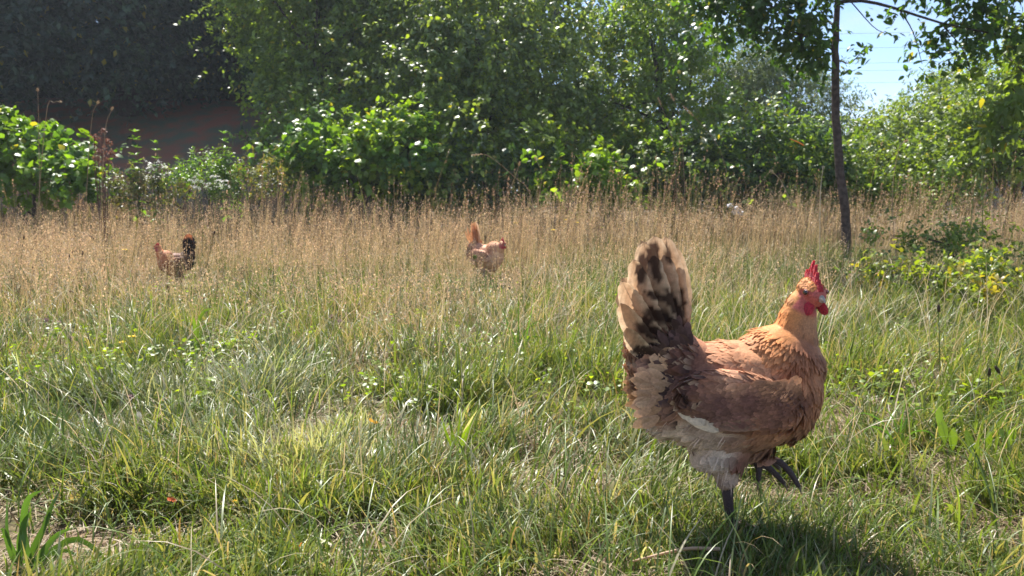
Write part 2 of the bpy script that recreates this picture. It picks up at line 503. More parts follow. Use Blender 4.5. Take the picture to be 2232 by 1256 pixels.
# thin arching straws
mb = MB(); N = 9500
x, y = wedge(N, 1.25, 8.5, 1.3)
kc = keep_clear(x, y, None)
k = rng.random(N) < kc ** 2 * np.where(y < 2.2, 0.30, 1.0); x, y = x[k], y[k]; N = len(x); kc = kc[k]
base = np.stack([x, y, gh(x, y)], 1)
c = mixc([0.56, 0.48, 0.33], [0.44, 0.34, 0.20], rng.random(N)); c = np.where((rng.random(N) < 0.25)[:, None], [0.20, 0.22, 0.06], c)
th0 = np.abs(rng.normal(0.2, 0.3, N))
blades(mb, base, rng.uniform(0.16, 0.42, N) * np.where(y < 2.2, 0.6, 1.0) * kc, rng.uniform(0.0011, 0.0020, N) + 0.00012 * y, rng.uniform(0, 6.28, N), th0, th0 + rng.uniform(0.2, 1.5, N), 5, c, c * 1.05, wprof=4)
tag(mb.build('straw_grass', M['dry'], stuff=True), 'thin arching straw stalks scattered through the meadow')

# bents: fine stalks with airy seed heads, the tan veil over the far meadow
def bents(mb, x, y, h, spik, col, spread, hw=0.0011, top=0.35, size=1.0, dens=None):
    N = len(x)
    base = np.stack([x, y, gh(x, y)], 1)
    th0 = np.abs(rng.normal(0.06, 0.08, N)); th1 = th0 + np.abs(rng.normal(0.18, 0.2, N)); az = rng.normal(0.3, 1.3, N)
    col = col * rng.uniform(.8, 1.45, (N, 1)); dk_ = rng.random(N) < .08; col[dk_] = [.13, .085, .055]
    cs = col * np.array([0.85, 0.88, 0.75])
    cen = blades(mb, base, h, np.full(N, hw) + 0.00022 * y, az, th0, th1, 3, cs * 0.9, cs, wprof=6)
    n = N * spik
    ii = np.repeat(np.arange(N), spik)
    t = 1 - top * rng.random(n) ** 0.8
    seg = np.minimum((t * 3).astype(int), 2); f = t * 3 - seg
    p = cen[ii, seg] * (1 - f)[:, None] + cen[ii, seg + 1] * f[:, None]
    rr = spread * (1.15 - (t - (1 - top)) / top) * rng.random(n) ** 0.6
    a = rng.uniform(0, 6.28, n)
    p = p + np.stack([np.cos(a) * rr, np.sin(a) * rr, rng.normal(0.3, 0.4, n) * rr], 1)
    L = rng.uniform(0.004, 0.009, n) * size * (1 + 0.06 * y[ii]); W = L * rng.uniform(0.22, 0.42, n)
    d = norm(np.stack([np.cos(a) * 0.5, np.sin(a) * 0.5, rng.uniform(0.3, 1.2, n)], 1))
    s = norm(np.cross(d, rng.normal(0, 1, (n, 3))))
    V = np.stack([p - d * L[:, None] * .5, p + s * W[:, None], p + d * L[:, None] * .5, p - s * W[:, None]], 1)
    q = np.arange(n * 4).reshape(n, 4)
    cc = col[ii] * rng.uniform(0.7, 1.25, (n, 1))
    mb.add(V.reshape(-1, 3), None, q, np.repeat(cc, 4, 0))
mb = MB(); N = 34000
x, y = wedge(N, 2.5, 9.0, 0.75)
g = green_amount(x, y); kc = keep_clear(x, y, None)
k = (rng.random(N) < (1.15 - 0.9 * g) * sstep(2.5, 4.0, y - 0.35 * x)) & (rng.random(N) < kc ** 3 + 0.05) & (rng.random(N) < 0.22 + sstep(0.36, 0.56, fbm(x, y, 1.3, 55, 3)))
x, y, kc = x[k], y[k], kc[k]; N = len(x)
col = mixc([0.55, 0.375, 0.25], [0.49, 0.39, 0.25], rng.random(N))
h = rng.uniform(0.20, 0.42, N) * (0.75 + 1.0 * sstep(3.5, 8, y)) * (0.35 + 0.65 * kc) * (0.65 + 0.7 * fbm(x, y, 0.8, 66, 2))
bents(mb, x, y, h, 11, col, 0.028, 0.0009)
tag(mb.build('bent_grass', M['dry'], stuff=True), 'airy pinkish tan seed heads veiling the far half of the meadow')

# tall dead stalks in front of the bushes
mb = MB(); N = 6500
y = rng.uniform(6.9, 9.4, N); x = rng.uniform(-1, 1, N) * (0.8 * y + 0.3)
k = rng.random(N) < 0.15 + sstep(0.40, 0.68, fbm(x, y, 0.9, 91, 2)) ; x, y = x[k], y[k]; N = len(x)
col = mixc([0.40, 0.27, 0.17], [0.30, 0.20, 0.13], rng.random(N)); col = np.where((rng.random(N) < 0.3)[:, None], [0.22, 0.23, 0.08], col)
h = rng.uniform(0.30, 0.95, N) * (0.65 + 0.6 * fbm(x, y, 0.7, 33, 2)) * np.where(rng.random(N) < 0.06, 1.35, 1.0)
bents(mb, x, y, h, 9, col, 0.014, 0.002, 0.16, 1.7)
tag(mb.build('tall_grass', M['dry'], stuff=True), 'tall dead brown grass stalks standing along the foot of the bushes')

# ------------------------------------------------------------------ leaves
def leaves(mb, p, d, nrm, L, W, col, kind='hex'):
    """p base points, d direction, nrm upper side"""
    n = len(p)
    d = norm(d); s = norm(np.cross(d, nrm)); u = np.cross(s, d)
    L = L[:, None]; W = W[:, None]
    if kind == 'dia':
        V = np.stack([p, p + d * L * .45 + s * W * .5 + u * W * .14, p + d * L - u * L * .1, p + d * L * .45 - s * W * .5 + u * W * .14], 1)
        st = (np.arange(n) * 4)[:, None]
        T = np.concatenate([np.concatenate([st, st + 1, st + 2], 1), np.concatenate([st, st + 2, st + 3], 1)])
        mb.add(V.reshape(-1, 3), T, None, np.repeat(col, 4, 0))
    else:
        V = np.stack([p, p + d * L * .30 + s * W * .5 + u * L * .04, p + d * L * .30 - s * W * .5 + u * L * .04,
                      p + d * L * .68 + s * W * .36 + u * L * .02, p + d * L * .68 - s * W * .36 + u * L * .02, p + d * L - u * L * .14], 1)
        st = (np.arange(n) * 6)[:, None]
        T = np.concatenate([np.concatenate([st, st + 1, st + 2], 1), np.concatenate([st + 3, st + 5, st + 4], 1)])
        Q = np.concatenate([st + 1, st + 3, st + 4, st + 2], 1)
        mb.add(V.reshape(-1, 3), T, Q, np.repeat(col, 6, 0))

def palette(n, cols, var=0.25):
    cols = np.array(cols); k = rng.integers(0, len(cols), n); k2 = rng.integers(0, len(cols), n)
    c = mixc(cols[k], cols[k2], rng.random(n) * 0.5)
    return c * rng.uniform(1 - var, 1 + var, (n, 1))

def crown(ells, clumps, twigs, per, L, cols, kind='hex', csize=0.28, asp=0.58, droop=0.25, flat=0.9, shell=0.45, tube_mb=None, root=None, up=0.0):
    """leaf clumps spread through lumpy ellipsoids (cx,cy,cz,rx,ry,rz)"""
    E = np.array(ells); wts = (E[:, 3] * E[:, 5]) ; wts = wts / wts.sum()
    ei = rng.choice(len(E), clumps, p=wts)
    dirs = norm(rng.normal(0, 1, (clumps, 3)))
    r = (shell + (1 - shell) * rng.random(clumps) ** 0.6) * rng.uniform(0.85, 1.12, clumps)
    cc = E[ei, :3] + dirs * E[ei, 3:] * r[:, None]
    k = cc[:, 2] > gh(cc[:, 0], cc[:, 1]) + 0.05
    cc, dirs = cc[k], dirs[k]; clumps = len(cc)
    ccol = palette(clumps, cols, 0.15)
    ti = np.repeat(np.arange(clumps), twigs); nt = len(ti)
    cs = rng.uniform(0.6, 1.3, clumps)[ti] * csize
    tb = cc[ti] + rng.normal(0, 0.45, (nt, 3)) * cs[:, None]
    td = norm(dirs[ti] * 0.8 + rng.normal(0, 0.6, (nt, 3)) + np.array([0, 0, up]))
    tl = cs * rng.uniform(0.6, 1.3, nt)
    if tube_mb is not None:
        k = rng.random(nt) < 0.35
        a = tb[k]; b = a + td[k] * tl[k][:, None]; s = norm(np.cross(td[k], rng.normal(0, 1, (k.sum(), 3)))) * 0.003
        V = np.stack([a - s, a + s, b], 1); m_ = len(a)
        tube_mb.add(V.reshape(-1, 3), np.arange(m_ * 3).reshape(m_, 3), None, (0.12, 0.09, 0.06))
    li = np.repeat(np.arange(nt), per); nl = len(li)
    t = rng.random(nl)
    lp = tb[li] + td[li] * (tl[li] * t)[:, None] + np.array([0, 0, -1.0]) * (tl[li] * t ** 2 * droop)[:, None] + rng.normal(0, 0.012, (nl, 3))
    side = norm(np.cross(td[li], rng.normal(0, 1, (nl, 3))))
    ld = norm(td[li] * 0.5 + side * 0.9 + np.array([0, 0, -droop * 1.2]))
    nn = norm(np.array([0, 0, flat]) + rng.normal(0, 0.5, (nl, 3)) + dirs[ti][li] * 0.35)
    Ls = L * rng.uniform(0.6, 1.25, nl)
    lc = ccol[ti][li] * rng.uniform(0.75, 1.3, (nl, 1))
    yel = rng.random(nl) < 0.02
    lc[yel] = [0.30, 0.26, 0.04]
    m = MB()
    leaves(m, lp, ld, nn, Ls, Ls * asp, lc, kind)
    return m, cc

def EL(X, Y, rX, rY, D, depth):
    """an ellipsoid seen at photo position X, Y with these half sizes, D metres away"""
    p = P(X, Y, D); k = D / FPX
    return (p[0], D, p[2], rX * k, depth, rY * k)
def trunk_part(root, base, cc, r0, n_limbs, mat, height=None, seed=0):
    """trunk with limbs reaching into the crown; all local to root"""
    r = np.random.default_rng(seed)
    m = MB(); base = np.array(base, dtype=float)
    top = cc.mean(0) + np.array([0, 0, 0.2 * (cc[:, 2].max() - cc[:, 2].mean())])
    mid = (base + top) / 2 + np.array([r.normal(0, .1), r.normal(0, .1), 0])
    tp = curve([base - np.array([0, 0, 0.05]), mid, top], 9)
    V, T, Q = tube(tp, np.linspace(r0, r0 * 0.3, 9) * np.array([1.35, 1.05] + [1] * 7), 7)
    m.add(V, T, Q)
    pick = cc[r.choice(len(cc), min(n_limbs, len(cc)), replace=False)]
    for q in pick:
        i = int(r.integers(2, 8)); a = tp[i]
        b = a + (q - a) * 0.5 + np.array([0, 0, 0.08 * np.linalg.norm(q - a)])
        V, T, Q = tube(curve([a, b, q], 6), np.linspace(r0 * 0.35, r0 * 0.06, 6), 4)
        m.add(V, T, Q)
    return m
def plant(name, label, cat, ells, clumps, twigs, per, L, cols, mat='leaf', kind='hex', r0=0.05, limbs=14, base=None, group=None, bark='bark', twigname='trunk', **kw):
    cm, cc = crown(ells, clumps, twigs, per, L, cols, kind, **kw)
    if base is None:
        e0 = ells[0]; base = (e0[0], e0[1])
    bz = float(gh(base[0], base[1]))
    root = empty(name, (base[0], base[1], bz), label, cat, group)
    off = np.array([base[0], base[1], bz])
    for v in cm.V: v -= off.astype(np.float32)
    cm.build('crown', M[mat], root, stuff=True)
    tm = trunk_part(root, (0, 0, 0), cc - off, r0, limbs, M[bark], seed=clumps)
    tm.build(twigname, M[bark], root)
    return root

GR_mid = [(0.145, 0.21, 0.05), (0.19, 0.26, 0.055), (0.11, 0.175, 0.06)]
GR_yel = [(0.17, 0.27, 0.03), (0.22, 0.30, 0.035), (0.12, 0.22, 0.03)]
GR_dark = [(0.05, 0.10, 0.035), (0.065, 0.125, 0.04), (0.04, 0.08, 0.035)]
GR_oliv = [(0.13, 0.18, 0.045), (0.17, 0.22, 0.05), (0.10, 0.15, 0.04)]
BUSH = 'bushes and young trees along the far edge of the meadow'
# shrub left of centre
plant('leafy_tree', 'glossy mid green tree whose left edge overhangs the dark hollow', 'tree',
      [EL(690, 40, 175, 110, 11.2, 0.6), EL(620, -50, 150, 90, 11.4, 0.6), EL(800, -50, 120, 80, 11.4, .6), EL(690, 180, 120, 90, 10.6, 0.5), EL(700, 320, 125, 80, 9.9, 0.5)],
      300, 12, 12, 0.070, GR_mid, shell=.72, csize=.33, r0=0.07, base=(P(700, 400, 10.6)[0], 10.7), group=BUSH)
# big domed tree in the centre
plant('domed_tree', 'large domed tree in the middle with dense drooping blue green foliage', 'tree',
      [EL(1050, 20, 240, 110, 11.0, 0.7), EL(1040, 150, 235, 110, 10.4, 0.7), EL(950, 250, 150, 90, 9.8, 0.5), EL(1150, 240, 130, 90, 9.9, 0.5), EL(1080, 350, 190, 70, 9.2, 0.5), EL(1040, -70, 170, 60, 11.2, .6)],
      310, 16, 12, 0.072, [(0.14, 0.20, 0.07), (0.16, 0.22, 0.07), (0.15, 0.20, 0.09), (0.23, 0.30, 0.05)], r0=0.10, base=(P(1060, 400, 10.2)[0], 10.3), droop=0.5, csize=0.46, shell=.8, group=BUSH)
# bright bramble in front of it
plant('bramble_bush', 'bright bramble bush with broad shiny leaves left of the domed tree', 'bush',
      [EL(760, 345, 100, 45, 8.9, 0.4), EL(890, 325, 100, 50, 8.7, 0.4), EL(690, 330, 40, 40, 9.0, 0.3)],
      88, 8, 12, 0.082, GR_yel + [(0.07, 0.15, 0.03)], r0=0.03, base=(P(800, 400, 8.9)[0], 8.9), asp=0.75, group=BUSH, twigname='stem')
plant('low_bush', 'low dark green bush at the foot of the domed tree', 'bush',
      [EL(1080, 380, 150, 55, 8.9, 0.5), EL(950, 395, 80, 45, 8.9, 0.4)], 70, 6, 12, 0.075, GR_dark + GR_mid, r0=0.02,
      base=(P(1080, 420, 8.9)[0], 8.9), group=BUSH, twigname='stem')
plant('round_leaf_bush', 'small yellow green bush with round leaves right of the centre', 'bush',
      [EL(1245, 392, 55, 30, 8.3, 0.25), EL(1310, 405, 36, 24, 8.3, 0.2)], 26, 6, 10, 0.085, GR_yel, r0=0.02,
      base=(P(1260, 420, 8.3)[0], 8.3), asp=0.75, group=BUSH, twigname='stem')
plant('forked_tree', 'slender tree with dark forked limbs showing, right of the domed tree', 'tree',
      [EL(1430, 90, 110, 90, 10.6, 0.5), EL(1350, 240, 90, 80, 9.9, 0.45), EL(1500, 220, 90, 90, 10, 0.45), EL(1450, -20, 110, 60, 10.8, 0.5), EL(1400, 340, 110, 70, 9.4, 0.5)],
      230, 9, 11, 0.066, GR_mid + [(0.16, 0.25, 0.04)], shell=.6, r0=0.07, base=(P(1470, 400, 10)[0], 10.0), group=BUSH, bark='darkbark', csize=0.24)
plant('thicket_bush', 'wide dark green thicket left of the slim tree trunk', 'bush',
      [EL(1620, 340, 160, 80, 9.3, 0.6), EL(1480, 370, 110, 60, 9.2, 0.5), EL(1760, 360, 100, 65, 9.2, 0.5), EL(1600, 400, 250, 50, 9.0, 0.4)],
      260, 7, 11, 0.066, GR_mid + GR_dark + [(0.10, 0.17, 0.02)], r0=0.04, base=(P(1620, 410, 9.3)[0], 9.3), group=BUSH, twigname='stem')
plant('feathery_tree', 'soft feathery grey green tree farther back behind the thicket', 'tree',
      [EL(1680, 230, 130, 110, 15, 1.2), EL(1600, 150, 100, 80, 15.5, 1.2), EL(1760, 280, 90, 100, 14.5, 1.0), EL(1560, 250, 90, 90, 15, 1.0)],
      420, 10, 12, 0.085, [(0.12, 0.17, 0.07), (0.15, 0.20, 0.08), (0.09, 0.13, 0.06)], mat='farleaf', kind='dia', r0=0.14, asp=0.3, base=(P(1680, 400, 15)[0], 15), csize=0.4, group=BUSH)
plant('bushy_tree', 'pale yellow green bushy tree rising to the sky right of the trunk', 'tree',
      [EL(2010, 290, 90, 90, 13, 1.1), EL(1920, 320, 80, 70, 13, 1.0), EL(2110, 250, 100, 110, 13, 1.2), EL(1960, 380, 140, 70, 12.4, 0.8)],
      420, 8, 10, 0.072, GR_oliv + [(0.12, 0.18, 0.03)], kind='dia', r0=0.12, base=(P(2010, 400, 13)[0], 13), csize=0.32, group=BUSH)
plant('hazel_bush', 'large olive green bush at the right edge of the meadow', 'bush',
      [EL(2200, 260, 140, 130, 9.5, 0.8), EL(2130, 360, 110, 80, 9.2, 0.6), EL(2330, 200, 150, 180, 9.5, 0.9), EL(2010, 390, 110, 55, 9.2, 0.5)],
      300, 8, 11, 0.066, GR_oliv + GR_mid, r0=0.06, base=(P(2200, 400, 9.5)[0], 9.5), group=BUSH)
plant('low_bush', 'low bush of mid green leaves right behind the slim trunk', 'bush',
      [EL(1890, 370, 90, 60, 9.6, 0.5), EL(1830, 400, 80, 40, 9.4, 0.4)], 80, 6, 11, 0.064, GR_mid + GR_oliv, r0=0.02,
      base=(P(1880, 420, 9.6)[0], 9.6), group=BUSH, twigname='stem')
# beyond the gap
plant('back_tree', 'dark tree far behind the gap between domed tree and forked tree', 'tree',
      [EL(1350, 150, 110, 170, 17, 1.6), EL(1250, 300, 200, 100, 17, 1.5)],
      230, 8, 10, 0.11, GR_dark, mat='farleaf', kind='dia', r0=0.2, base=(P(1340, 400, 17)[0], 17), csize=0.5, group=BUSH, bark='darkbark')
plant('back_tree', 'tall dark tree behind the glossy tree left of the middle', 'tree',
      [EL(820, 120, 260, 220, 15.5, 1.2)],
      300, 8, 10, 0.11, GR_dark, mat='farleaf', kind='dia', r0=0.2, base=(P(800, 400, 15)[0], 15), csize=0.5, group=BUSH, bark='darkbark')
# the shaded wood at the left, crowns hanging over the bank
WOOD = 'trees of the dark wood at the left'
wood = [('nearest the left edge of the photo, its boughs lowest', [EL(40, 20, 260, 160, 15.0, 2.2), EL(-60, 130, 200, 70, 14.6, 1.4), EL(-250, -100, 300, 300, 15.5, 3)], (-11.5, 16.2)),
        ('second from the left, boughs sweeping over the bramble bush', [EL(240, 30, 190, 140, 16.0, 2.2), EL(200, 130, 150, 55, 15.4, 1.3), EL(200, -260, 300, 260, 16.5, 3)], (-8.6, 17.0)),
        ('in the middle of the wood, standing behind the reddish bank', [EL(430, 30, 180, 130, 17.5, 2.2), EL(380, 120, 150, 60, 17.0, 1.4), EL(450, -260, 300, 260, 17.5, 3)], (-6.6, 18.2)),
        ('at the right end of the wood, half hidden by the glossy tree', [EL(590, 80, 160, 120, 18.5, 2.0), EL(640, -200, 260, 300, 18.5, 3)], (-5.0, 19.5))]
for i, (lb, ells, base) in enumerate(wood):
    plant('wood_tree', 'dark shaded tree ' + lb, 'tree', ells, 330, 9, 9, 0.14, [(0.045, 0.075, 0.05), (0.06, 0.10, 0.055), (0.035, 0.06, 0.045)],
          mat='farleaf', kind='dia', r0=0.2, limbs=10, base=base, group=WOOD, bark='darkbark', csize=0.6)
mbw = MB()
for k, (ex, ey, ez, rx, ry, rz) in enumerate([(-16, 22, 3.4, 4.5, 1.5, 1.6), (-9, 24, 3.6, 4.5, 1.5, 1.6), (-17, 21, 6, 5, 3, 5.5), (-12, 23, 6.5, 5, 3, 5.5), (-7, 24, 7, 5, 3, 5.5), (-2.2, 25, 6, 3.6, 3, 5.5), (-9, 20, 9.5, 6, 3, 2.5), (-15, 18, 9, 5, 3, 2.5)]):
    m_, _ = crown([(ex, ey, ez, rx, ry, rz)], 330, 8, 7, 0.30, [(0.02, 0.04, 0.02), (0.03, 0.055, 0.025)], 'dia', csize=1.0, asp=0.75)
    mbw.add(np.concatenate(m_.V), np.concatenate(m_.T), None, np.concatenate(m_.C))
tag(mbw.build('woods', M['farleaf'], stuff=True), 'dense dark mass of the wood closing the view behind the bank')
mbw = MB()
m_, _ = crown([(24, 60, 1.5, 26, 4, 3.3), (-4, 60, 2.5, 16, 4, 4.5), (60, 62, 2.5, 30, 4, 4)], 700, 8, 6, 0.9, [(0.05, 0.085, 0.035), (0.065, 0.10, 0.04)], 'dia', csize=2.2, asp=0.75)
tag(m_.build('treeline', M['farleaf'], stuff=True), 'distant line of trees glimpsed through the gaps at the right')
# ------------------------------------------------------------------ hens
FOOT = np.array([P(1588, 1163, HEN_D)[0], HEN_D, 0.0])
FOOTZ = P(1588, 1163, HEN_D)[2]
def T2(X, Y, y=0.0):
    """template: photo position on the near hen's middle plane -> her local metres"""
    p = P(X, Y, HEN_D)
    return np.array([p[0] - FOOT[0], y, p[2] - FOOTZ + 0.008])
PXM = 0.00076
def inv2(v):
    """local metres -> template position (approximately)"""
    X = CX + (v[..., 0] + FOOT[0]) / HEN_D * FPX * (CP ** 2 + 0) / CP * 1.0
    z = v[..., 2] + FOOTZ - 0.008
    # exact inverse on the plane y = HEN_D
    u = (SP * HEN_D + CP * (z - H)) / (CP * HEN_D - SP * (z - H))
    dy = CP + u * SP
    X = CX + (v[..., 0] + FOOT[0]) * dy / HEN_D * FPX
    return X, CY - u * FPX

def featmat(name, trans=0.25, rough=0.6, sc=260.0, lo=.80, hi=1.16):
    m, n, l = newmat(name)
    out = n.new('ShaderNodeOutputMaterial')
    at = n.new('ShaderNodeAttribute'); at.attribute_name = 'Col'
    tcn = n.new('ShaderNodeTexCoord')
    nn = n.new('ShaderNodeTexNoise'); nn.inputs['Scale'].default_value = sc; nn.inputs['Detail'].default_value = 4
    ma = n.new('ShaderNodeMapRange'); ma.inputs['From Min'].default_value = 0.3; ma.inputs['From Max'].default_value = 0.7
    ma.inputs['To Min'].default_value = lo; ma.inputs['To Max'].default_value = hi
    ml = n.new('ShaderNodeVectorMath'); ml.operation = 'SCALE'
    l.new(tcn.outputs['Object'], nn.inputs['Vector']); l.new(nn.outputs['Fac'], ma.inputs['Value'])
    l.new(at.outputs['Color'], ml.inputs[0]); l.new(ma.outputs['Result'], ml.inputs['Scale'])
    pb = n.new('ShaderNodeBsdfPrincipled'); pb.inputs['Roughness'].default_value = rough
    pb.inputs['Specular IOR Level'].default_value = 0.15
    pb.inputs['Sheen Weight'].default_value = 0.05
    pb.inputs['Sheen Roughness'].default_value = 0.5
    l.new(ml.outputs['Vector'], pb.inputs['Base Color'])
    b = n.new('ShaderNodeBump'); b.inputs['Strength'].default_value = 0.15; b.inputs['Distance'].default_value = 0.002
    l.new(nn.outputs['Fac'], b.inputs['Height']); l.new(b.outputs['Normal'], pb.inputs['Normal'])
    tr = n.new('ShaderNodeBsdfTranslucent'); tm = n.new('ShaderNodeVectorMath'); tm.operation = 'MULTIPLY'
    tm.inputs[1].default_value = (1.1, 0.99, 0.85)
    l.new(ml.outputs['Vector'], tm.inputs[0]); l.new(tm.outputs['Vector'], tr.inputs['Color'])
    ms = n.new('ShaderNodeMixShader'); ms.inputs['Fac'].default_value = trans
    l.new(pb.outputs['BSDF'], ms.inputs[1]); l.new(tr.outputs['BSDF'], ms.inputs[2])
    l.new(ms.outputs['Shader'], out.inputs['Surface'])
    return m
M['plume'] = featmat('plumage', 0.12)
M['quill'] = featmat('tail_plumage', 0.45, 0.5, 300.0, .9, 1.08)
M['skin'] = featmat('hen_skin', 0.05, 0.6, 420.0)
M['comb'] = solid('red_comb', (0.58, 0.045, 0.075), 0.55, 0.35, 0.9, 420.0, 0.35, sss=0.35)
M['face'] = solid('red_face', (0.42, 0.07, 0.07), 0.5, 0.4, 0.7, 420.0, 0.4, (0.5, 0.24, 0.2))
M['beak'] = solid('horn_beak', (0.40, 0.34, 0.28), 0.55, 0.5, 0.2, 200.0, 0.4)
M['claw'] = solid('claw', (0.20, 0.15, 0.12), 0.4, 0.5)
M['eye'] = solid('hen_eye', (0.20, 0.06, 0.02), 0.08, 0.9, 0, 50, 0.6)
M['pupil'] = solid('hen_pupil', (0.004, 0.004, 0.004), 0.05, 0.9)

def ico(sub):
    bm = bmesh.new(); bmesh.ops.create_icosphere(bm, subdivisions=sub, radius=1.0)
    V = np.array([v.co[:] for v in bm.verts]); F = np.array([[v.index for v in f.verts] for f in bm.faces]); bm.free()
    return V, F
ICO2, ICO3 = ico(2), ico(3)
def ellipsoid(c, r, rot=0.0, axis='y', sub=3):
    V, F = ICO3 if sub == 3 else ICO2
    v = V * np.array(r)
    ca, sa = math.cos(rot), math.sin(rot)
    x, z = v[:, 0] * ca + v[:, 2] * sa, -v[:, 0] * sa + v[:, 2] * ca
    v = np.stack([x, v[:, 1], z], 1)
    return v + np.array(c), F

def remeshed(parts, voxel, smooth=6):
    m = MB()
    for V, F, Q in parts:
        m.add(V, F, Q)
    me = m.mesh('tmp'); o = bpy.data.objects.new('tmp', me); COL.objects.link(o)
    r = o.modifiers.new('r', 'REMESH'); r.mode = 'VOXEL'; r.voxel_size = voxel
    s = o.modifiers.new('s', 'SMOOTH'); s.factor = 0.5; s.iterations = smooth
    dg = bpy.context.evaluated_depsgraph_get(); ev = o.evaluated_get(dg); em = ev.to_mesh()
    nv, npol = len(em.vertices), len(em.polygons)
    V = np.empty(nv * 3, dtype=np.float32); em.vertices.foreach_get('co', V); V = V.reshape(-1, 3)
    lt = np.empty(npol, dtype=np.int32); em.polygons.foreach_get('loop_total', lt)
    lv = np.empty(len(em.loops), dtype=np.int32); em.loops.foreach_get('vertex_index', lv)
    N = np.empty(nv * 3, dtype=np.float32); em.vertices.foreach_get('normal', N); N = N.reshape(-1, 3)
    ev.to_mesh_clear(); bpy.data.objects.remove(o); bpy.data.meshes.remove(me)
    st = np.concatenate([[0], np.cumsum(lt)[:-1]])
    q = lv[(st[lt == 4][:, None] + np.arange(4))]; t = lv[(st[lt == 3][:, None] + np.arange(3))]
    return V, N, q, t

def idw(X, Y, pts, p=3.0):
    """pts rows: X, Y, values...; smooth interpolation in template space"""
    A = np.array(pts, dtype=float)
    d = np.hypot(X[:, None] - A[None, :, 0], Y[:, None] - A[None, :, 1]) + 6.0
    w = d ** -p; w /= w.sum(1, keepdims=True)
    return w @ A[:, 2:]

FLOW = [  # X, Y, dx, dz : how the feathers lie
    (1745, 640, -.75, -.5), (1715, 690, -.5, -.9), (1690, 740, -.55, -.9), (1780, 700, -.05, -1), (1785, 780, -.15, -1), (1740, 790, -.35, -1),
    (1690, 790, -.7, -.75), (1650, 770, -.95, -.3), (1600, 760, -1, -.05), (1540, 755, -1, .12), (1490, 760, -.95, .1), (1450, 790, -.8, .1),
    (1620, 850, -1, -.18), (1560, 880, -1, -.2), (1500, 850, -.9, -.35), (1440, 850, -.75, -.55), (1700, 860, -.8, -.6), (1780, 860, -.45, -.9),
    (1750, 940, -.85, -.45), (1690, 960, -.95, -.3), (1620, 960, -.75, -.6), (1560, 960, -.6, -.75), (1480, 940, -.75, -.55), (1410, 900, -.7, -.6),
    (1580, 1030, -.15, -1), (1640, 1000, -.5, -.8), (1400, 800, -.6, .2)]
COLS_MAIN = [  # X, Y, r, g, b
    (1740, 612, .62, .36, .15), (1725, 650, .60, .34, .14), (1700, 690, .62, .33, .12), (1680, 730, .64, .34, .13), (1660, 760, .62, .36, .17),
    (1755, 715, .44, .28, .16), (1780, 730, .42, .26, .15), (1740, 760, .34, .18, .10), (1715, 790, .33, .165, .09), (1785, 790, .40, .23, .13), (1775, 860, .46, .25, .14),  # neck front and breast, with their shade darkened into the colour
    (1600, 760, .60, .36, .20), (1550, 755, .58, .35, .20), (1520, 745, .52, .30, .17), (1650, 790, .66, .42, .24), (1700, 810, .66, .42, .24), (1580, 800, .66, .44, .28),
    (1540, 790, .30, .17, .11), (1500, 770, .15, .085, .06), (1470, 790, .13, .075, .055), (1500, 810, .16, .09, .07), (1450, 820, .19, .115, .08), (1420, 790, .45, .30, .20), (1430, 850, .22, .14, .09), (1400, 820, .50, .34, .22), (1470, 860, .20, .12, .08), (1400, 860, .46, .33, .22), (1450, 890, .34, .22, .15),
    (1560, 850, .155, .095, .085), (1620, 845, .15, .088, .075), (1680, 850, .17, .098, .078), (1600, 890, .17, .105, .095), (1660, 890, .20, .12, .095), (1540, 880, .17, .11, .095), (1720, 850, .19, .105, .08),  # mauve brown wing, lowered further to carry the shade on the flank
    (1700, 920, .46, .28, .17), (1650, 930, .50, .31, .20), (1750, 930, .44, .26, .16), (1690, 960, .46, .28, .18), (1640, 905, .34, .2, .13), (1720, 890, .42, .24, .15),
    (1480, 930, .62, .54, .48), (1420, 920, .78, .74, .72), (1400, 880, .82, .78, .76), (1440, 960, .66, .57, .50), (1540, 940, .58, .50, .45), (1560, 990, .68, .60, .54),
    (1500, 980, .62, .52, .44), (1600, 960, .46, .35, .28), (1605, 1000, .27, .15, .12), (1625, 985, .30, .17, .13), (1640, 1000, .45, .32, .23), (1580, 1030, .58, .48, .40), (1560, 1060, .40, .32, .27), (1590, 1080, .2, .13, .1)]

def hen_color(X, Y, cols, rg, n_scale=14.0, mott=0.22):
    c = idw(X, Y, cols, 4.0)
    nz_ = fbm(X, Y, n_scale, 3, 2)
    c = c * (1 + (nz_ - 0.5)[:, None] * mott * 2) * rg.uniform(0.86, 1.14, (len(X), 1))
    return c
def size_at(X, Y):
    A = idw(X, Y, [(1750, 620, 9, 4.0), (1730, 660, 16, 3.6), (1700, 700, 26, 4.0), (1760, 730, 24, 5), (1690, 780, 34, 6), (1770, 840, 28, 12), (1640, 790, 30, 14), (1560, 770, 34, 12), (1490, 780, 30, 12),
                          (1620, 860, 30, 17), (1550, 890, 36, 18), (1430, 850, 34, 15), (1720, 930, 30, 15), (1620, 960, 36, 15), (1480, 940, 38, 16), (1410, 900, 36, 13), (1580, 1030, 18, 9), (1585, 1050, 12, 6), (1590, 1070, 9, 4)], 3)
    return A[:, 0] * 0.001, A[:, 1] * 0.001

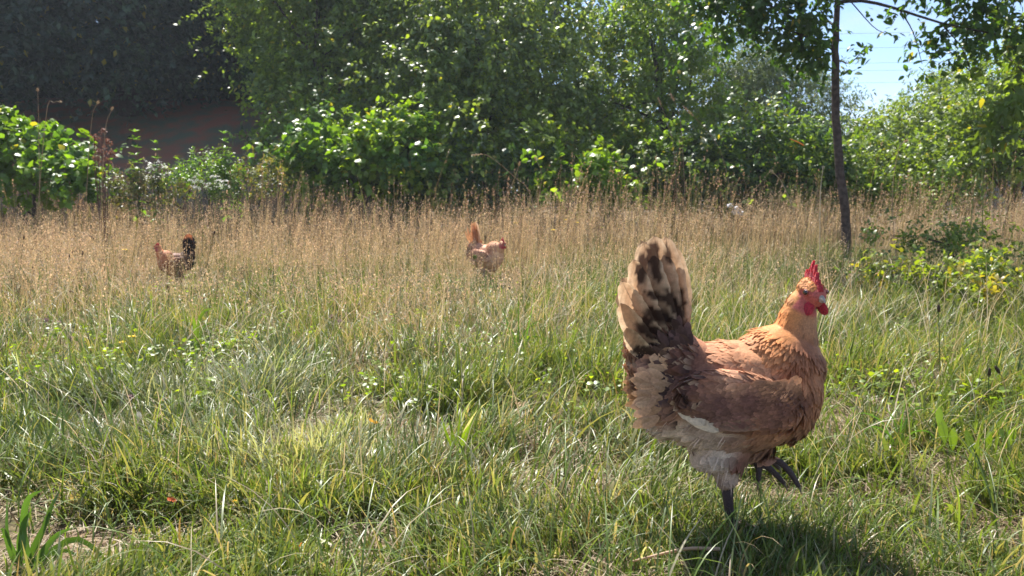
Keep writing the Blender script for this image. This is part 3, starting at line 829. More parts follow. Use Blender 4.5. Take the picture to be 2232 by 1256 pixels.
FEAT_T = np.array([0, .18, .45, .72, .90, 1.0])
FEAT_W = np.array([.35, .75, 1.0, .95, .62, .12])
def feathers(mb, p, nrm, d, L, W, col, lift, tipc=None, curl=0.25, rg=None, edge=None):
    """rounded overlapping body feathers"""
    n = len(p); K = len(FEAT_T)
    d = norm(d - nrm * (d * nrm).sum(1, keepdims=True)); s = norm(np.cross(d, nrm))
    V = np.empty((n, K, 3, 3)); C = np.empty((n, K, 3, 3))
    for k, (t, w) in enumerate(zip(FEAT_T, FEAT_W)):
        hgt = lift * t - curl * lift * 1.6 * t * t
        c = p + d * (L * t)[:, None] + nrm * (L * hgt)[:, None]
        for j, sg in enumerate((-1, 0, 1)):
            V[:, k, j] = c + s * (W * 0.5 * w * sg)[:, None] - nrm * (W * (0.09 * abs(sg) * w))[:, None] - d * (W * 0.12 * abs(sg) * (t > .6))[:, None]
            base = col if tipc is None else mixc(col, tipc, np.full(n, np.clip((t - .45) / .55, 0, 1)))
            C[:, k, j] = base * (1.0 if sg else 0.86) * (0.80 + 0.28 * t)
    q = []
    st = np.arange(n) * K * 3
    for k in range(K - 1):
        for j in range(2):
            a = st + k * 3 + j
            q.append(np.stack([a, a + 1, a + 4, a + 3], 1))
    mb.add(V.reshape(-1, 3), None, np.concatenate(q), np.clip(C, 0.003, 0.95).reshape(-1, 3))

def vane(base, pts, width, colf, lat, camber=0.12, nseg=22, across=7, tip_round=0.16, asym=0.0, wave=0.0, seed=0, w0=0.25, shaftcol=(0.55, 0.42, 0.28)):
    """one large flight or tail feather: curved shaft, two webs with barb ridges and split edges"""
    rg = np.random.default_rng(seed)
    c = curve(np.vstack([[base], pts]), nseg)
    tan = norm(np.gradient(c, axis=0))
    lat = np.asarray(lat, dtype=float)
    s = norm(lat[None, :] - tan * (tan @ lat)[:, None]); up = np.cross(tan, s)
    t = np.linspace(0, 1, nseg)
    prof = np.minimum(1, w0 + (1 - w0) * sstep(0, .35, t)) * np.sqrt(np.clip((1 - t) / tip_round, 0, 1) * (2 - np.clip((1 - t) / tip_round, 0, 1)))
    prof = np.maximum(prof, 0.02)
    js = np.linspace(-1, 1, across)
    V, C = [], []
    for i in range(nseg):
        for j, a in enumerate(js):
            wj = width * 0.5 * prof[i] * (1 + asym * np.sign(a))
            jag = (1 + rg.normal(0, 0.035)) if abs(a) == 1 else 1
            sweep = -0.30 * abs(a) * wj   # barbs sweep to the tip
            p = c[i] + s[i] * (a * wj * jag) + up[i] * (-camber * wj * a * a + 0.0006 * (1 if (i + j) % 2 else -1)) - tan[i] * sweep * (-1) * (0.6 if t[i] < .9 else 0.1)
            V.append(p); C.append(0)
    V = np.array(V)
    X, Y = inv2(V)
    cc = colf(X, Y, np.repeat(t, across), np.tile(js, nseg))
    cc = cc * (1 + np.repeat(rg.normal(0, .10, nseg), across) * np.tile(np.abs(js) ** .5, nseg))[:, None]
    Q = [(i * across + j, i * across + j + 1, (i + 1) * across + j + 1, (i + 1) * across + j) for i in range(nseg - 1) for j in range(across - 1)]
    m = MB(); m.add(V, None, Q, np.clip(cc, .004, .95))
    r = np.linspace(0.0011, 0.0003, nseg)
    TV, TT, TQ = tube(c + up * 0.0008, r, 5)
    m.add(TV, TT, TQ, shaftcol)
    return m

DARKB = np.array((0.045, 0.025, 0.022))
BLOTS = [(1395, 590, 11, 27, 12), (1418, 562, 13, 24, 8), (1424, 600, 9, 20, -4), (1452, 562, 7, 17, -4), (1452, 655, 8, 20, -24), (1468, 680, 9, 26, -20), (1424, 650, 22, 7, 22),
         (1430, 692, 33, 12, 22), (1414, 724, 36, 12, 20), (1406, 764, 34, 11, -6), (1480, 722, 9, 24, 4), (1448, 738, 22, 9, 26), (1482, 662, 5, 24, -8), (1380, 806, 16, 8, -35), (1404, 700, 12, 6, 10)]
def tail_color(X, Y, t, a, rg_seed=0, base=(0.50, 0.345, 0.23), blots=BLOTS):
    c = np.tile(np.array(base), (len(X), 1))
    c = mixc(c, (0.78, 0.65, 0.49), 0.8 * np.clip(np.abs(a) - .35, 0, 1) + 0.25 * fbm(X, Y, 22, 9, 2))
    k = fbm(X * 2.2, Y * 0.8, 9, 14, 2)
    c = c * (0.86 + 0.3 * k)[:, None]
    c = mixc(c, (.28, .16, .10), .35 * sstep(.52, .70, fbm(X * 2.6 + Y * .5, Y * .35 + 300, 12, 44, 2)))
    f = np.zeros(len(X))
    for bx, by, rx, ry, ro in blots:
        r = math.radians(ro); dx, dy = X - bx, Y - by
        u = dx * math.cos(r) + dy * math.sin(r); v = -dx * math.sin(r) + dy * math.cos(r)
        f = np.maximum(f, sstep(1.18, 0.86, np.sqrt((u / rx / 1.14) ** 2 + (v / ry / 1.14) ** 2) + (fbm(X * 1.6, Y * .6, 7, 17, 2) - .5) * 0.7))
    return mixc(c, DARKB, f * 0.94)

def build_hen(loc, label, scale=1.0, rz=0.0, pose='walk', cols=COLS_MAIN, n_feat=13000, tailf=tail_color, voxel=0.0024, detail=True, name='hen', head_yaw=-82, neck=None, head=None):
    root = empty(name, loc, label, 'hen', rz=rz)
    def warm(r_, g_, b_):
        k = min(1, max(0, (b_ - .25) / .35)); return (r_ * (.93 + .02 * k), g_ * (.72 + .13 * k), b_ * (.66 + .10 * k))
    cols = [(a, b, *warm(r_, g_, b_)) for a, b, r_, g_, b_ in cols]
    root.scale = (scale,) * 3
    sph = lambda X, Y, r, y=0.0: (*ellipsoid(T2(X, Y, y), (r * PXM,) * 3, sub=2), None)
    def el(X, Y, a, b, dep, rot=0, y=0.0):
        V, F = ellipsoid(T2(X, Y, y), (a * PXM, dep, b * PXM), math.radians(rot)); return (V, F, None)
    parts = [el(1594, 872, 192, 124, .080), el(1484, 878, 84, 92, .062, 0), el(1714, 845, 74, 126, .066), el(1700, 800, 92, 84, .062, 20),
             el(1570, 982, 66, 62, .048), el(1578, 1030, 28, 40, .026, 0, -.012), el(1645, 975, 55, 38, .036, 0, .02),
             el(1490, 800, 78, 62, .052, 20), el(1440, 822, 62, 56, .040, 40), el(1412, 775, 34, 52, .026, 10), el(1448, 762, 40, 46, .026, 20),
             el(1605, 800, 110, 46, .062, 3),
             # folded wings, proud of the flanks
             el(1590, 858, 128, 62, .020, 12, -.073), el(1590, 858, 128, 62, .020, 12, .073)]
    neck = neck or [(1718, 792, 62), (1728, 752, 52), (1735, 718, 43), (1741, 692, 37), (1747, 668, 29), (1755, 652, 23)]
    for i in range(len(neck) - 1):
        (x0, y0, r0), (x1, y1, r1) = neck[i], neck[i + 1]
        for t in (0, .5):
            parts.append(sph(x0 + (x1 - x0) * t, y0 + (y1 - y0) * t, r0 + (r1 - r0) * t))
    hx, hy = head or (1761, 639)
    hc = T2(hx, hy)
    ya = math.radians(head_yaw)
    fwd = np.array([math.cos(ya), math.sin(ya), -0.14]); fwd /= np.linalg.norm(fwd)
    hc = hc + fwd * (.012 if pose == 'walk' else 0)
    rgt = norm(np.cross(fwd, np.array([0, 0, 1.0]))); upv = np.cross(rgt, fwd)
    HS = 1.06
    def HL(f, r, u): return hc + fwd * f * HS + rgt * r * HS + upv * u * HS
    # skull, tapering to the face
    for f, r_, u, rad in [(-.006, 0, .002, .0195), (.006, 0, .001, .0175), (.016, 0, -.003, .0135), (-.002, 0, -.010, .017), (.012, 0, -.011, .012)]:
        V, F = ellipsoid(HL(f, r_, u), (rad * HS,) * 3, sub=2); parts.append((V, F, None))
    # standing leg and lifted leg
    def limb(pts, rad, sides=8, n=10):
        c = curve(pts, n); r = np.interp(np.linspace(0, 1, n), np.linspace(0, 1, len(rad)), rad)
        V, T, Q = tube(c, r, sides); parts.append((V, T, Q)); return c[-1], norm(c[-1] - c[-2])
    claws = []
    yb = -.014
    A = T2(1578, 1050, yb); B = T2(1582, 1095, yb); Cc = T2(1588, 1150, yb); 
    limb([A, B, Cc], [.0120, .0088, .0076], 9)
    limb([Cc + [0, 0, .012], Cc + [0.002, 0, -.004]], [.0105, .0115], 9, 4)
    for an, ln in ((-8, .062), (32, .052), (-48, .05), (165, .026)):
        a = math.radians(an); dv = np.array([math.cos(a), math.sin(a), 0])
        b0 = Cc + np.array([0, 0, -.002])
        e, td = limb([b0, b0 + dv * ln * .5 + [0, 0, .003], b0 + dv * ln + [0, 0, -.004]], [.0080, .0068, .0052], 7)
        claws.append((e, norm(dv + np.array([0, 0, -.5]))))
    if pose == 'walk':
        yf = .022; J = T2(1654, 1022, yf)
        limb([T2(1600, 985, yf), T2(1628, 1000, yf), J], [.014, .0095, .0078], 9)
        toes = [([J, T2(1694, 1015, yf - .012), T2(1722, 1038, yf - .018), T2(1742, 1070, yf - .02)], [.0080, .0060, .0058, .0046]),
                ([J, T2(1680, 1034, yf - .004), T2(1702, 1054, yf - .006), T2(1716, 1070, yf - .007)], [.0076, .0062, .0054, .0042]),
                ([J, T2(1682, 1022, yf + .012), T2(1702, 1034, yf + .02), T2(1720, 1052, yf + .026)], [.0070, .0056, .005, .004]),
                ([J, T2(1660, 1038, yf - .006), T2(1658, 1064, yf - .008)], [.0070, .0056, .0046])]
    else:
        yf = .030; J = T2(1600, 1150, yf)
        limb([T2(1590, 1040, yf), T2(1592, 1095, yf), J], [.014, .0088, .0072], 9)
        toes = [([J, J + [.03, 0, .002], J + [.06, 0, -.004]], [.006, .005, .004]), ([J, J + [.025, .02, .002], J + [.045, .035, -.004]], [.006, .005, .004]),
                ([J, J + [.025, -.02, .002], J + [.045, -.035, -.004]], [.006, .005, .004]), ([J, J + [-.026, 0, -.002]], [.005, .004])]
    for pts, rad in toes:
        e, td = limb(pts, [a_ * 1.04 for a_ in rad], 8, 12); claws.append((e, norm(td + np.array([0, 0, -.25]))))
    V, N, q, t = remeshed(parts, voxel, 5 if detail else 3)
    X, Y = inv2(V)
    rg = np.random.default_rng(5)
    c = hen_color(X, Y, cols, rg)
    # bare skin on legs and face
    legm = sstep(.112, .098, V[:, 2]) * ((Y > 1055) | (X > 1640))
    if pose == 'walk':
        legm = np.maximum(legm, ((Y > 1004) & (X > 1640) & (V[:, 2] < .130)).astype(float))
    sc = np.sin(V[:, 2] * 2 * math.pi / .004 + V[:, 0] * 900) * .12 + 1
    c = mixc(c, np.array((.075, .05, .05)), legm) * np.where(legm > .5, sc, 1)[:, None]
    rel = V - hc
    ff, rr, uu = rel @ fwd, np.abs(rel @ rgt), rel @ upv
    facem = sstep(.0005, .005, ff) * sstep(.046, .038, np.linalg.norm(rel, axis=1)) * sstep(.012, .007, uu)
    facem = np.maximum(facem, sstep(.013, .008, np.sqrt((ff - .006) ** 2 + (uu - 0) ** 2)) * (rr > .008) * (np.linalg.norm(rel, axis=1) < .034))
    c = mixc(c, np.array((.46, .12, .10)) * (0.7 + .6 * fbm(V[:, 0] * 1e3, V[:, 2] * 1e3, 2.2, 4, 2))[:, None], facem)
    body = obj('body', mk_mesh('hen_body', V, [x_ for x_ in (q, t) if len(x_)], np.clip(c, 0, .95)), M['skin'], root)
    # plumage: feathers lying over one another
    fq = q
    fc = V[fq].mean(1); fn = norm(N[fq].mean(1)); fleg = np.maximum(legm, 0)[fq].mean(1); fface = facem[fq].mean(1)
    ok = (fleg < .3) & (fface < .3)
    fc, fn = fc[ok], fn[ok]
    fx, fy = inv2(fc)
    L, W = size_at(fx, fy)
    wgt = 1 / (L * W); wgt /= wgt.sum()
    pick = rg.choice(len(fc), min(n_feat, len(fc)), replace=False, p=wgt)
    p, nn = fc[pick], fn[pick]; X, Y = fx[pick], fy[pick]; L, W = L[pick], W[pick]
    n = len(p)
    fl = idw(X, Y, FLOW, 4)
    d = np.stack([fl[:, 0], rg.normal(0, .10, n), fl[:, 1] + rg.normal(0, .09, n)], 1)
    L = L * rg.uniform(.75, 1.2, n); W = W * rg.uniform(.8, 1.15, n)
    cl = hen_color(X + fl[:, 0] * 10, Y - fl[:, 1] * 10, cols, rg, 10.0, .30)
    tip = cl * rg.uniform(.98, 1.18, (n, 1))
    darkzone = (X < 1535) & (Y > 735) & (Y < 905)
    dk = darkzone & (rg.random(n) < .10 + .36 * sstep(1400, 1440, X)) & (X > 1385)
    if pose == 'walk':
        cl[dk] = DARKB * rg.uniform(.7, 2.2, (dk.sum(), 1)); 
        lt_ = darkzone & ~dk & (rg.random(n) < .35); tip[lt_] = np.array((.42, .28, .18)) * rg.uniform(.7, 1.1, (lt_.sum(), 1))
        bz = (X > 1400) & (X < 1530) & (Y > 925) & (Y < 975) & (rg.random(n) < .12); cl[bz] = (.22, .13, .10)
        spk = (X > 1560) & (rg.random(n) < .04) & (Y > 850); cl[spk] *= .45
    lift = rg.uniform(.012, .05, n)
    hk = ((X > 1640) & (Y < 800)); cl = cl * np.where(hk, rg.uniform(.70, 1.2, n), 1.0)[:, None]; lift = lift + .03 * hk
    pm = MB()
    feathers(pm, p - nn * .0012, nn, d, L, W, cl, lift, tip)
    pm.build('plumage', M['plume'], root, stuff=True)
    # a little down at the stern, thighs and belly edge
    if detail:
        zone = ((fx < 1500) & (fy > 870)) | ((fy > 985) & (fx > 1440) & (fx < 1660) & (fc[:, 2] > .10)) | ((fy > 925) & (fx < 1600))
        zi = np.flatnonzero(zone); zi = rg.choice(zi, min(140, len(zi)), replace=False)
        p, nn = fc[zi], fn[zi]; X, Y = fx[zi], fy[zi]; n = len(p)
        fl = idw(X, Y, FLOW, 4)
        d = norm(np.stack([fl[:, 0], rg.normal(0, .3, n), fl[:, 1]], 1) + nn * rg.uniform(.05, .28, n)[:, None])
        s = norm(np.cross(d, nn + rg.normal(0, .2, (n, 3)))); Lf = rg.uniform(.012, .026, n)[:, None]
        a = p; b = p + d * Lf * .6 + np.array([0, 0, -.001]); e = p + d * Lf + np.array([0, 0, -.004])
        w = .0010
        Vf = np.stack([a - s * w, a + s * w, b + s * w * .7, b - s * w * .7, e], 1)
        cf = hen_color(X, Y, cols, rg) * 1.1
        st = (np.arange(n) * 5)[:, None]
        fm = MB(); fm.add(Vf.reshape(-1, 3), np.concatenate([st + 3, st + 2, st + 4], 1), np.concatenate([st, st + 1, st + 2, st + 3], 1), np.repeat(np.clip(cf, 0, .95), 5, 0))
        fm.build('down', M['plume'], root, stuff=True)
    # claws
    for e, td in claws:
        V_, T_, Q_ = tube(curve([e - td * .003, e + td * .005, e + td * .011 + np.array([0, 0, -.004])], 5), [.0034, .0028, .002, .0013, .0004], 6)
        MB().add(V_, T_, Q_).build('claw', M['claw'], root)
    # beak
    def beak(z0, z1, len_, hw, name_):
        ring = []
        for k, (f, w, h, dz) in enumerate([(0, 1, 1, 0), (.35, .82, .9, .0), (.7, .5, .62, -.0012), (.92, .24, .3, -.003), (1, .05, .08, -.0045)]):
            for j in range(8):
                a = 2 * math.pi * j / 8
                ring.append(HL(.018 + len_ * f, math.cos(a) * hw * w, z0 + dz * (1 if z1 > 0 else .2) + math.sin(a) * abs(z1) * h))
        Q_ = [(i * 8 + j, i * 8 + (j + 1) % 8, (i + 1) * 8 + (j + 1) % 8, (i + 1) * 8 + j) for i in range(4) for j in range(8)]
        m_ = MB().add(ring, None, Q_); return m_
    bk = beak(-.0035, .0062, .0215, .0062, 'b').build('beak', M['beak'], root)
    beak(-.0085, -.003, .016, .0048, 'b').build('lower_beak', M['beak'], bk)
    for sg in (-1, 1):
        V_, F_ = ellipsoid(HL(.024, sg * .0047, -.0015), (.0012, .0012, .0008), sub=2)
        MB().add(V_, F_).build('nostril', M['pupil'], bk)
    # eyes
    for sg in (1, -1):
        c_ = HL(.0095, sg * .0150, .0012)
        V_, F_ = ellipsoid(c_, (.0056,) * 3, sub=2)
        ey = MB().add(V_, F_).build('eye', M['eye'], root)
        V_, F_ = ellipsoid(c_ + rgt * sg * .0018 + fwd * .0024, (.0040,) * 3, sub=2)
        MB().add(V_, F_).build('pupil', M['pupil'], ey)
        # bare red rim round the eye
        ring = []
        for j in range(13):
            a = 2 * math.pi * j / 12; ring.append(c_ + rgt * sg * .0008 + fwd * math.cos(a) * .0055 + upv * math.sin(a) * .0047)
        V_, T_, Q_ = tube(ring, .0013, 5, cap=False); MB().add(V_, None, Q_).build('eyelid', M['face'], ey)
    # comb: a serrated blade standing along the head
    prof = [(.028, .000), (.029, .006), (.027, .013), (.024, .010), (.0205, .021), (.017, .015), (.013, .032), (.009, .021), (.003, .043), (-.002, .026), (-.008, .048), (-.012, .024), (-.018, .030), (-.019, .018), (-.013, .014)]
    basep = [(.028, -.002), (.024, .001), (.016, .006), (.006, .010), (-.004, .012), (-.013, .012)]
    bm = bmesh.new()
    outl = prof + basep[::-1][1:]
    pts2 = curve(np.array([(a * .9, b * .88, 0) for a, b in outl]), 60)[:, :2]
    th = lambda f, u: .0026 * (1.25 - min(1, max(0, u) / .055)) + .0006
    fr = [bm.verts.new(HL(f, th(f, u) + .0025 * math.sin(u * 90), u + 0.004)) for f, u in pts2]
    bk_ = [bm.verts.new(HL(f, -th(f, u) + .0025 * math.sin(u * 90), u + 0.004)) for f, u in pts2]
    nP = len(pts2)
    for i in range(nP):
        j = (i + 1) % nP
        bm.faces.new((fr[i], fr[j], bk_[j], bk_[i]))
    f1 = bm.faces.new(fr[::-1]); f2 = bm.faces.new(bk_)
    bmesh.ops.triangulate(bm, faces=[f1, f2]); bmesh.ops.recalc_face_normals(bm, faces=bm.faces)
    me = bpy.data.meshes.new('comb'); bm.to_mesh(me); bm.free(); obj('comb', me, M['comb'], root)
    # wattles and ear lobes
    for sg in (1, -1):
        V_, F_ = ICO3
        v = V_ * np.array([.0078, .0032, .0118])
        v[:, 2] -= .010; v[:, 0] *= (1 + v[:, 2] * -14)
        w_ = hc + fwd * .015 + rgt * sg * .0095 - upv * .014
        ax = norm(fwd * .6 + rgt * sg * (-.55 if sg > 0 else .5)); ay = np.cross(np.array([0, 0, 1.0]), ax)
        vv = w_ + v[:, :1] * ax + v[:, 1:2] * ay + v[:, 2:3] * np.array([0, 0, 1.0]) + rgt * sg * (np.maximum(0, -v[:, 2:3]) * .25)
        MB().add(vv, F_).build('wattle', M['comb'], root)
        v = V_ * np.array([.0058, .0028, .0075])
        w_ = hc - fwd * .003 + rgt * sg * .0155 - upv * .012
        vv = w_ + v[:, :1] * fwd + v[:, 1:2] * rgt + v[:, 2:3] * upv
        MB().add(vv, F_).build('earlobe', M['face'], root)
    # wing with its folded flight feathers
    for sg in (-1, 1):
        Vw, Fw = ellipsoid(T2(1630, 848, sg * .080), (74 * PXM, .0125, 34 * PXM), math.radians(12))
        wing = MB().add(Vw, Fw, None, (.22, .125, .09)).build('wing', M['plume'], root)
        brown = lambda X, Y, t_, a_: mixc(np.tile(np.array((.19, .11, .085)), (len(X), 1)), (.34, .20, .13), np.clip(np.abs(a_) - .4, 0, 1)) if pose == 'walk' else idw(X, Y, cols, 4) * .9
        cream = lambda X, Y, t_, a_: np.tile(np.array((.66, .53, .40)), (len(X), 1)) * (1 - .12 * (a_[:, None] > .3)) if pose == 'walk' else idw(X, Y, cols, 4)
        for k, (b, m1, tp, w_, yl) in enumerate([((1470, 826), (1488, 880), (1535, 915), 50, .074), ((1466, 832), (1474, 872), (1508, 903), 46, .072)]):
            vane(T2(*b, sg * (yl - .006)), [T2(*m1, sg * yl), T2(*tp, sg * (yl + .012))], w_ * PXM, cream, (1, sg * .2, .4), camber=.10, nseg=18, across=7, tip_round=.8, seed=k, w0=.7, shaftcol=(.6, .5, .4)).build('wing_feather', M['plume'], wing)
        for k in range(8):
            f = k / 7
            b = T2(1680 - 20 * f, 838 + 44 * f, sg * .093); tp = T2(1520 + 14 * f, 850 + 54 * f, sg * (.088 - .004 * (1 - f)))
            vane(b, [(b + tp) / 2 + np.array([0, sg * .004, -.003]), tp], .021, brown, (0, sg * .18, 1.0), camber=.10, nseg=14, across=5, tip_round=.35, seed=k, w0=.5, shaftcol=(.2, .12, .09)).build('wing_feather', M['plume'], wing)
        # coverts over them
        n = 720 if detail else 90
        fx_ = rg.uniform(1552, 1705, n); fy_ = 800 + (1705 - fx_) * .14 + rg.uniform(0, 1, n) ** .8 * 84
        o_ = np.argsort(fx_); fx_, fy_ = fx_[o_], fy_[o_]
        u = (fx_ - 1620) / 120; v_ = (fy_ - 850) / 80
        pp = np.array([T2(a, b, 0) for a, b in zip(fx_, fy_)]); pp[:, 1] = sg * (.0985 - .018 * u * u - .014 * v_ * v_)
        nn = norm(np.stack([u * .25, np.full(n, float(sg)), -v_ * .25 + .05], 1))
        cl = hen_color(fx_, fy_, cols, rg, 9., .5); fl = idw(fx_, fy_, FLOW, 4)
        wm = MB(); feathers(wm, pp, nn, np.stack([fl[:, 0], np.zeros(n), fl[:, 1] + rg.normal(0, .1, n)], 1), rg.uniform(.018, .028, n), rg.uniform(.009, .0145, n), cl, rg.uniform(.012, .045, n), cl * rg.uniform(1., 1.5, (n, 1)))
        wm.build('covert', M['plume'], wing, stuff=True)
    # tail: broad feathers standing up in a tent
    spec = [  # base, middle, tip in template positions, width px, lateral place at tip
        ((1470, 760), (1452, 650), (1438, 528), 70, .012), ((1462, 765), (1430, 655), (1404, 536), 72, .022), ((1452, 772), (1404, 690), (1362, 620), 60, .034), ((1446, 780), (1396, 715), (1352, 655), 56, .036),
        ((1480, 750), (1486, 655), (1472, 548), 40, -.002), ((1471, 757), (1464, 650), (1448, 524), 62, -.008), ((1466, 762), (1446, 652), (1422, 522), 66, -.013), ((1460, 767), (1426, 656), (1398, 536), 66, -.018),
        ((1452, 772), (1404, 672), (1376, 572), 50, -.024), ((1446, 780), (1392, 700), (1350, 618), 54, -.030), ((1443, 790), (1388, 730), (1346, 664), 48, -.033), ((1440, 800), (1392, 762), (1358, 716), 42, -.035)]
    for k, (b, m1, tp, w, yl) in enumerate(spec):
        if not detail and k in (3, 7, 10, 11): continue
        vane(T2(*b, yl * .35), [T2(*m1, yl * .85), T2(*tp, yl)], w * PXM * 1.15, tailf, (1.0, .55 * (1 if yl >= 0 else -1), .25), camber=.22, nseg=30 if detail else 12, across=11 if detail else 5,
             tip_round=.42, seed=k, w0=.45, shaftcol=(.30, .17, .10)).build('tail_feather', M['quill'], root)
    # tail coverts: mid-sized feathers hiding the tail's root
    n = 150 if detail else 60
    bx = rg.uniform(1402, 1496, n); by = 868 - (bx - 1385) * .95 + rg.normal(0, 30, n)
    ok = (by > 728) & (by < 905); bx, by = bx[ok], by[ok]; n = len(bx)
    cm = MB()
    for sg in (-1, 1):
        dx = -(.25 + .55 * (by - 720) / 190) + rg.normal(0, .16, n); dz = 1.0 - 1.5 * (by - 720) / 170 + rg.normal(0, .18, n)
        pp = np.array([T2(a, b, sg * (.036 + .018 * (b - 740) / 150)) for a, b in zip(bx, by)])
        cl = tailf(bx + dx * 28, by - dz * 28, np.full(n, .5), np.zeros(n))
        if pose == 'walk': cl = mixc(cl, np.tile(np.array((.62, .42, .29)), (n, 1)) * rg.uniform(.7, 1.1, (n, 1)), sstep(1440, 1418, bx) * (rg.random(n) < .85))
        cl = np.where((rg.random(n) < .04 + .6 * sstep(1425, 1470, bx))[:, None], DARKB * rg.uniform(1.0, 3.2, (n, 1)), cl * (1.0, .86, .74)) if pose == 'walk' else cl
        nn = norm(np.stack([np.full(n, -.15), np.full(n, float(sg)), rg.normal(.1, .12, n)], 1))
        feathers(cm, pp, nn, np.stack([dx, sg * np.full(n, -.12), dz], 1), rg.uniform(.022, .034, n), rg.uniform(.011, .017, n), cl, rg.uniform(.01, .06, n), cl * rg.uniform(1.0, 1.35, (n, 1)))
    cm.build('tail_covert', M['plume'], root, stuff=True)
    return root

near_hen = build_hen((FOOT[0], HEN_D, 0.0), 'large buff hen in the near grass with mottled upright tail and one foot lifted')

COLS_PALE = [(1740, 612, .66, .36, .16), (1700, 700, .66, .36, .17), (1750, 760, .62, .40, .24), (1780, 850, .66, .48, .33), (1600, 760, .66, .42, .26), (1500, 770, .60, .38, .24), (1430, 830, .50, .30, .20), (1470, 850, .34, .19, .14),
             (1620, 860, .60, .42, .28), (1560, 900, .62, .46, .33), (1480, 950, .66, .52, .40), (1700, 930, .68, .52, .38), (1580, 1030, .66, .52, .4), (1400, 780, .6, .38, .25)]
def tail_pale(X, Y, t, a):
    c = np.tile(np.array((.62, .36, .20)), (len(X), 1)) * (0.85 + .3 * fbm(X, Y, 16, 6, 2))[:, None]
    c = mixc(c, (.80, .66, .52), .55 * ((X > 1440) & (a > .1)))
    return mixc(c, DARKB * 2, .6 * (Y > 760))
COLS_DARK = [(1740, 612, .66, .30, .14), (1700, 700, .66, .32, .15), (1750, 760, .66, .36, .19), (1780, 850, .60, .34, .19), (1640, 790, .58, .34, .20), (1600, 760, .22, .12, .09), (1500, 770, .10, .065, .055), (1430, 830, .08, .05, .045),
             (1620, 860, .16, .11, .09), (1700, 880, .36, .17, .09), (1560, 900, .15, .11, .10), (1480, 950, .17, .13, .12), (1700, 950, .28, .16, .1), (1580, 1030, .22, .16, .14)]
def tail_black(X, Y, t, a):
    c = np.tile(np.array((.018, .014, .016)), (len(X), 1))
    return mixc(c, (.40, .15, .07), sstep(.72, .95, t + (fbm(X, Y, 20, 6, 2) - .5) * .3) * ((X > 1400)))
low_neck = [(1742, 800, 60), (1765, 775, 50), (1778, 760, 42), (1788, 750, 34), (1796, 742, 29)]
build_hen((HENS[1][0], HENS[1][1], float(gh(HENS[1][0], HENS[1][1])) - .03), 'pale orange hen in the middle of the tall grass, tail held up and head lowered', scale=0.90, rz=math.radians(-38), pose='stand',
          cols=COLS_PALE, n_feat=1800, tailf=tail_pale, voxel=.004, detail=False, head_yaw=-20, neck=low_neck, head=(1802, 735))
build_hen((HENS[2][0], HENS[2][1], float(gh(HENS[2][0], HENS[2][1])) - .02), 'orange necked hen with a black tail, half hidden in the grass at the left', scale=0.73, rz=math.radians(180 + 32), pose='stand',
          cols=COLS_DARK, n_feat=1800, tailf=tail_black, voxel=.004, detail=False, head_yaw=-10, neck=[(1735, 785, 62), (1752, 750, 52), (1765, 725, 42), (1772, 705, 34), (1778, 690, 29)], head=(1782, 680))
# ------------------------------------------------------------------ the slim young tree
DT = 6.3
tb = P(1845, 560, DT); tbz = float(gh(tb[0], DT))
tree = empty('young_tree', (tb[0], DT, tbz), 'slim young tree with a bare dark trunk standing alone in the grass', 'tree')
off = np.array([tb[0], DT, tbz])
def L_(X, Y, D=DT): return P(X, Y, D) - off
tp = curve([np.array([0, 0, -.05]), L_(1844, 500), L_(1839, 430), L_(1828, 350), L_(1822, 250), L_(1821, 150), L_(1820, 105), L_(1824, 40), L_(1825, -60), L_(1815, -220), L_(1830, -420)], 34)
m = MB()
V, T, Q = tube(tp + rng.normal(0, .003, tp.shape), np.interp(np.linspace(0, 1, 34), [0, .1, .4, .6, 1], [.050, .038, .033, .028, .012]), 9); m.add(V, T, Q)
m.build('trunk', M['bark'], tree)
branches = [([L_(1822, 112), L_(1795, 92), L_(1765, 82, 6.2), L_(1700, 60, 6.1)], .018), ([L_(1745, 88, 6.15), L_(1749, 40, 6.15), L_(1747, -60, 6.2), L_(1735, -200, 6.2)], .014),
            ([L_(1825, 5), L_(1880, 2, 6.2), L_(1950, 18, 6.1), L_(2050, 50, 6.0), L_(2170, 75, 5.8)], .017), ([L_(1829, 132), L_(1850, 138), L_(1868, 125, 6.2), L_(1890, 98, 6.2)], .006),
            ([L_(1824, -60), L_(1900, -120), L_(2050, -130), L_(2230, -60, 6.0)], .02), ([L_(1820, -160), L_(1740, -240), L_(1600, -260)], .02), ([L_(1824, 60), L_(1800, 40, 6.5), L_(1770, -10, 6.6)], .012),
            ([L_(1960, 20, 6.1), L_(1990, 70, 6.1), L_(2010, 140, 6.0)], .006), ([L_(2050, 50, 6.0), L_(2100, 110, 5.9), L_(2120, 180, 5.9)], .006), ([L_(1825, -30), L_(1860, 10, 6.1), L_(1905, 60, 6.1), L_(1935, 75, 6.1)], .006),
            ([L_(1765, 82, 6.2), L_(1700, 20, 6.1), L_(1620, 10, 6.0)], .009), ([L_(1700, 60, 6.1), L_(1640, 70, 6.1), L_(1590, 90, 6.1)], .006)]
for pts, r in branches:
    V, T, Q = tube(curve(pts, 9), np.linspace(r, r * .35, 9), 6)
    MB().add(V, T, Q).build('branch', M['darkbark'], tree)
GR_plum = [(0.055, 0.12, 0.02), (0.085, 0.16, 0.025), (0.04, 0.09, 0.02)]
E6 = lambda X, Y, a, b, D=DT, dep=.35: tuple(np.array(EL(X, Y, a, b, D, dep)) - np.array([off[0], off[1], off[2], 0, 0, 0]))
def crown_local(ells, *a, **k):
    global gh
    g0 = gh; gh = lambda x, y: np.full(np.shape(x), -5.0)
    r = crown(ells, *a, **k); gh = g0
    return r
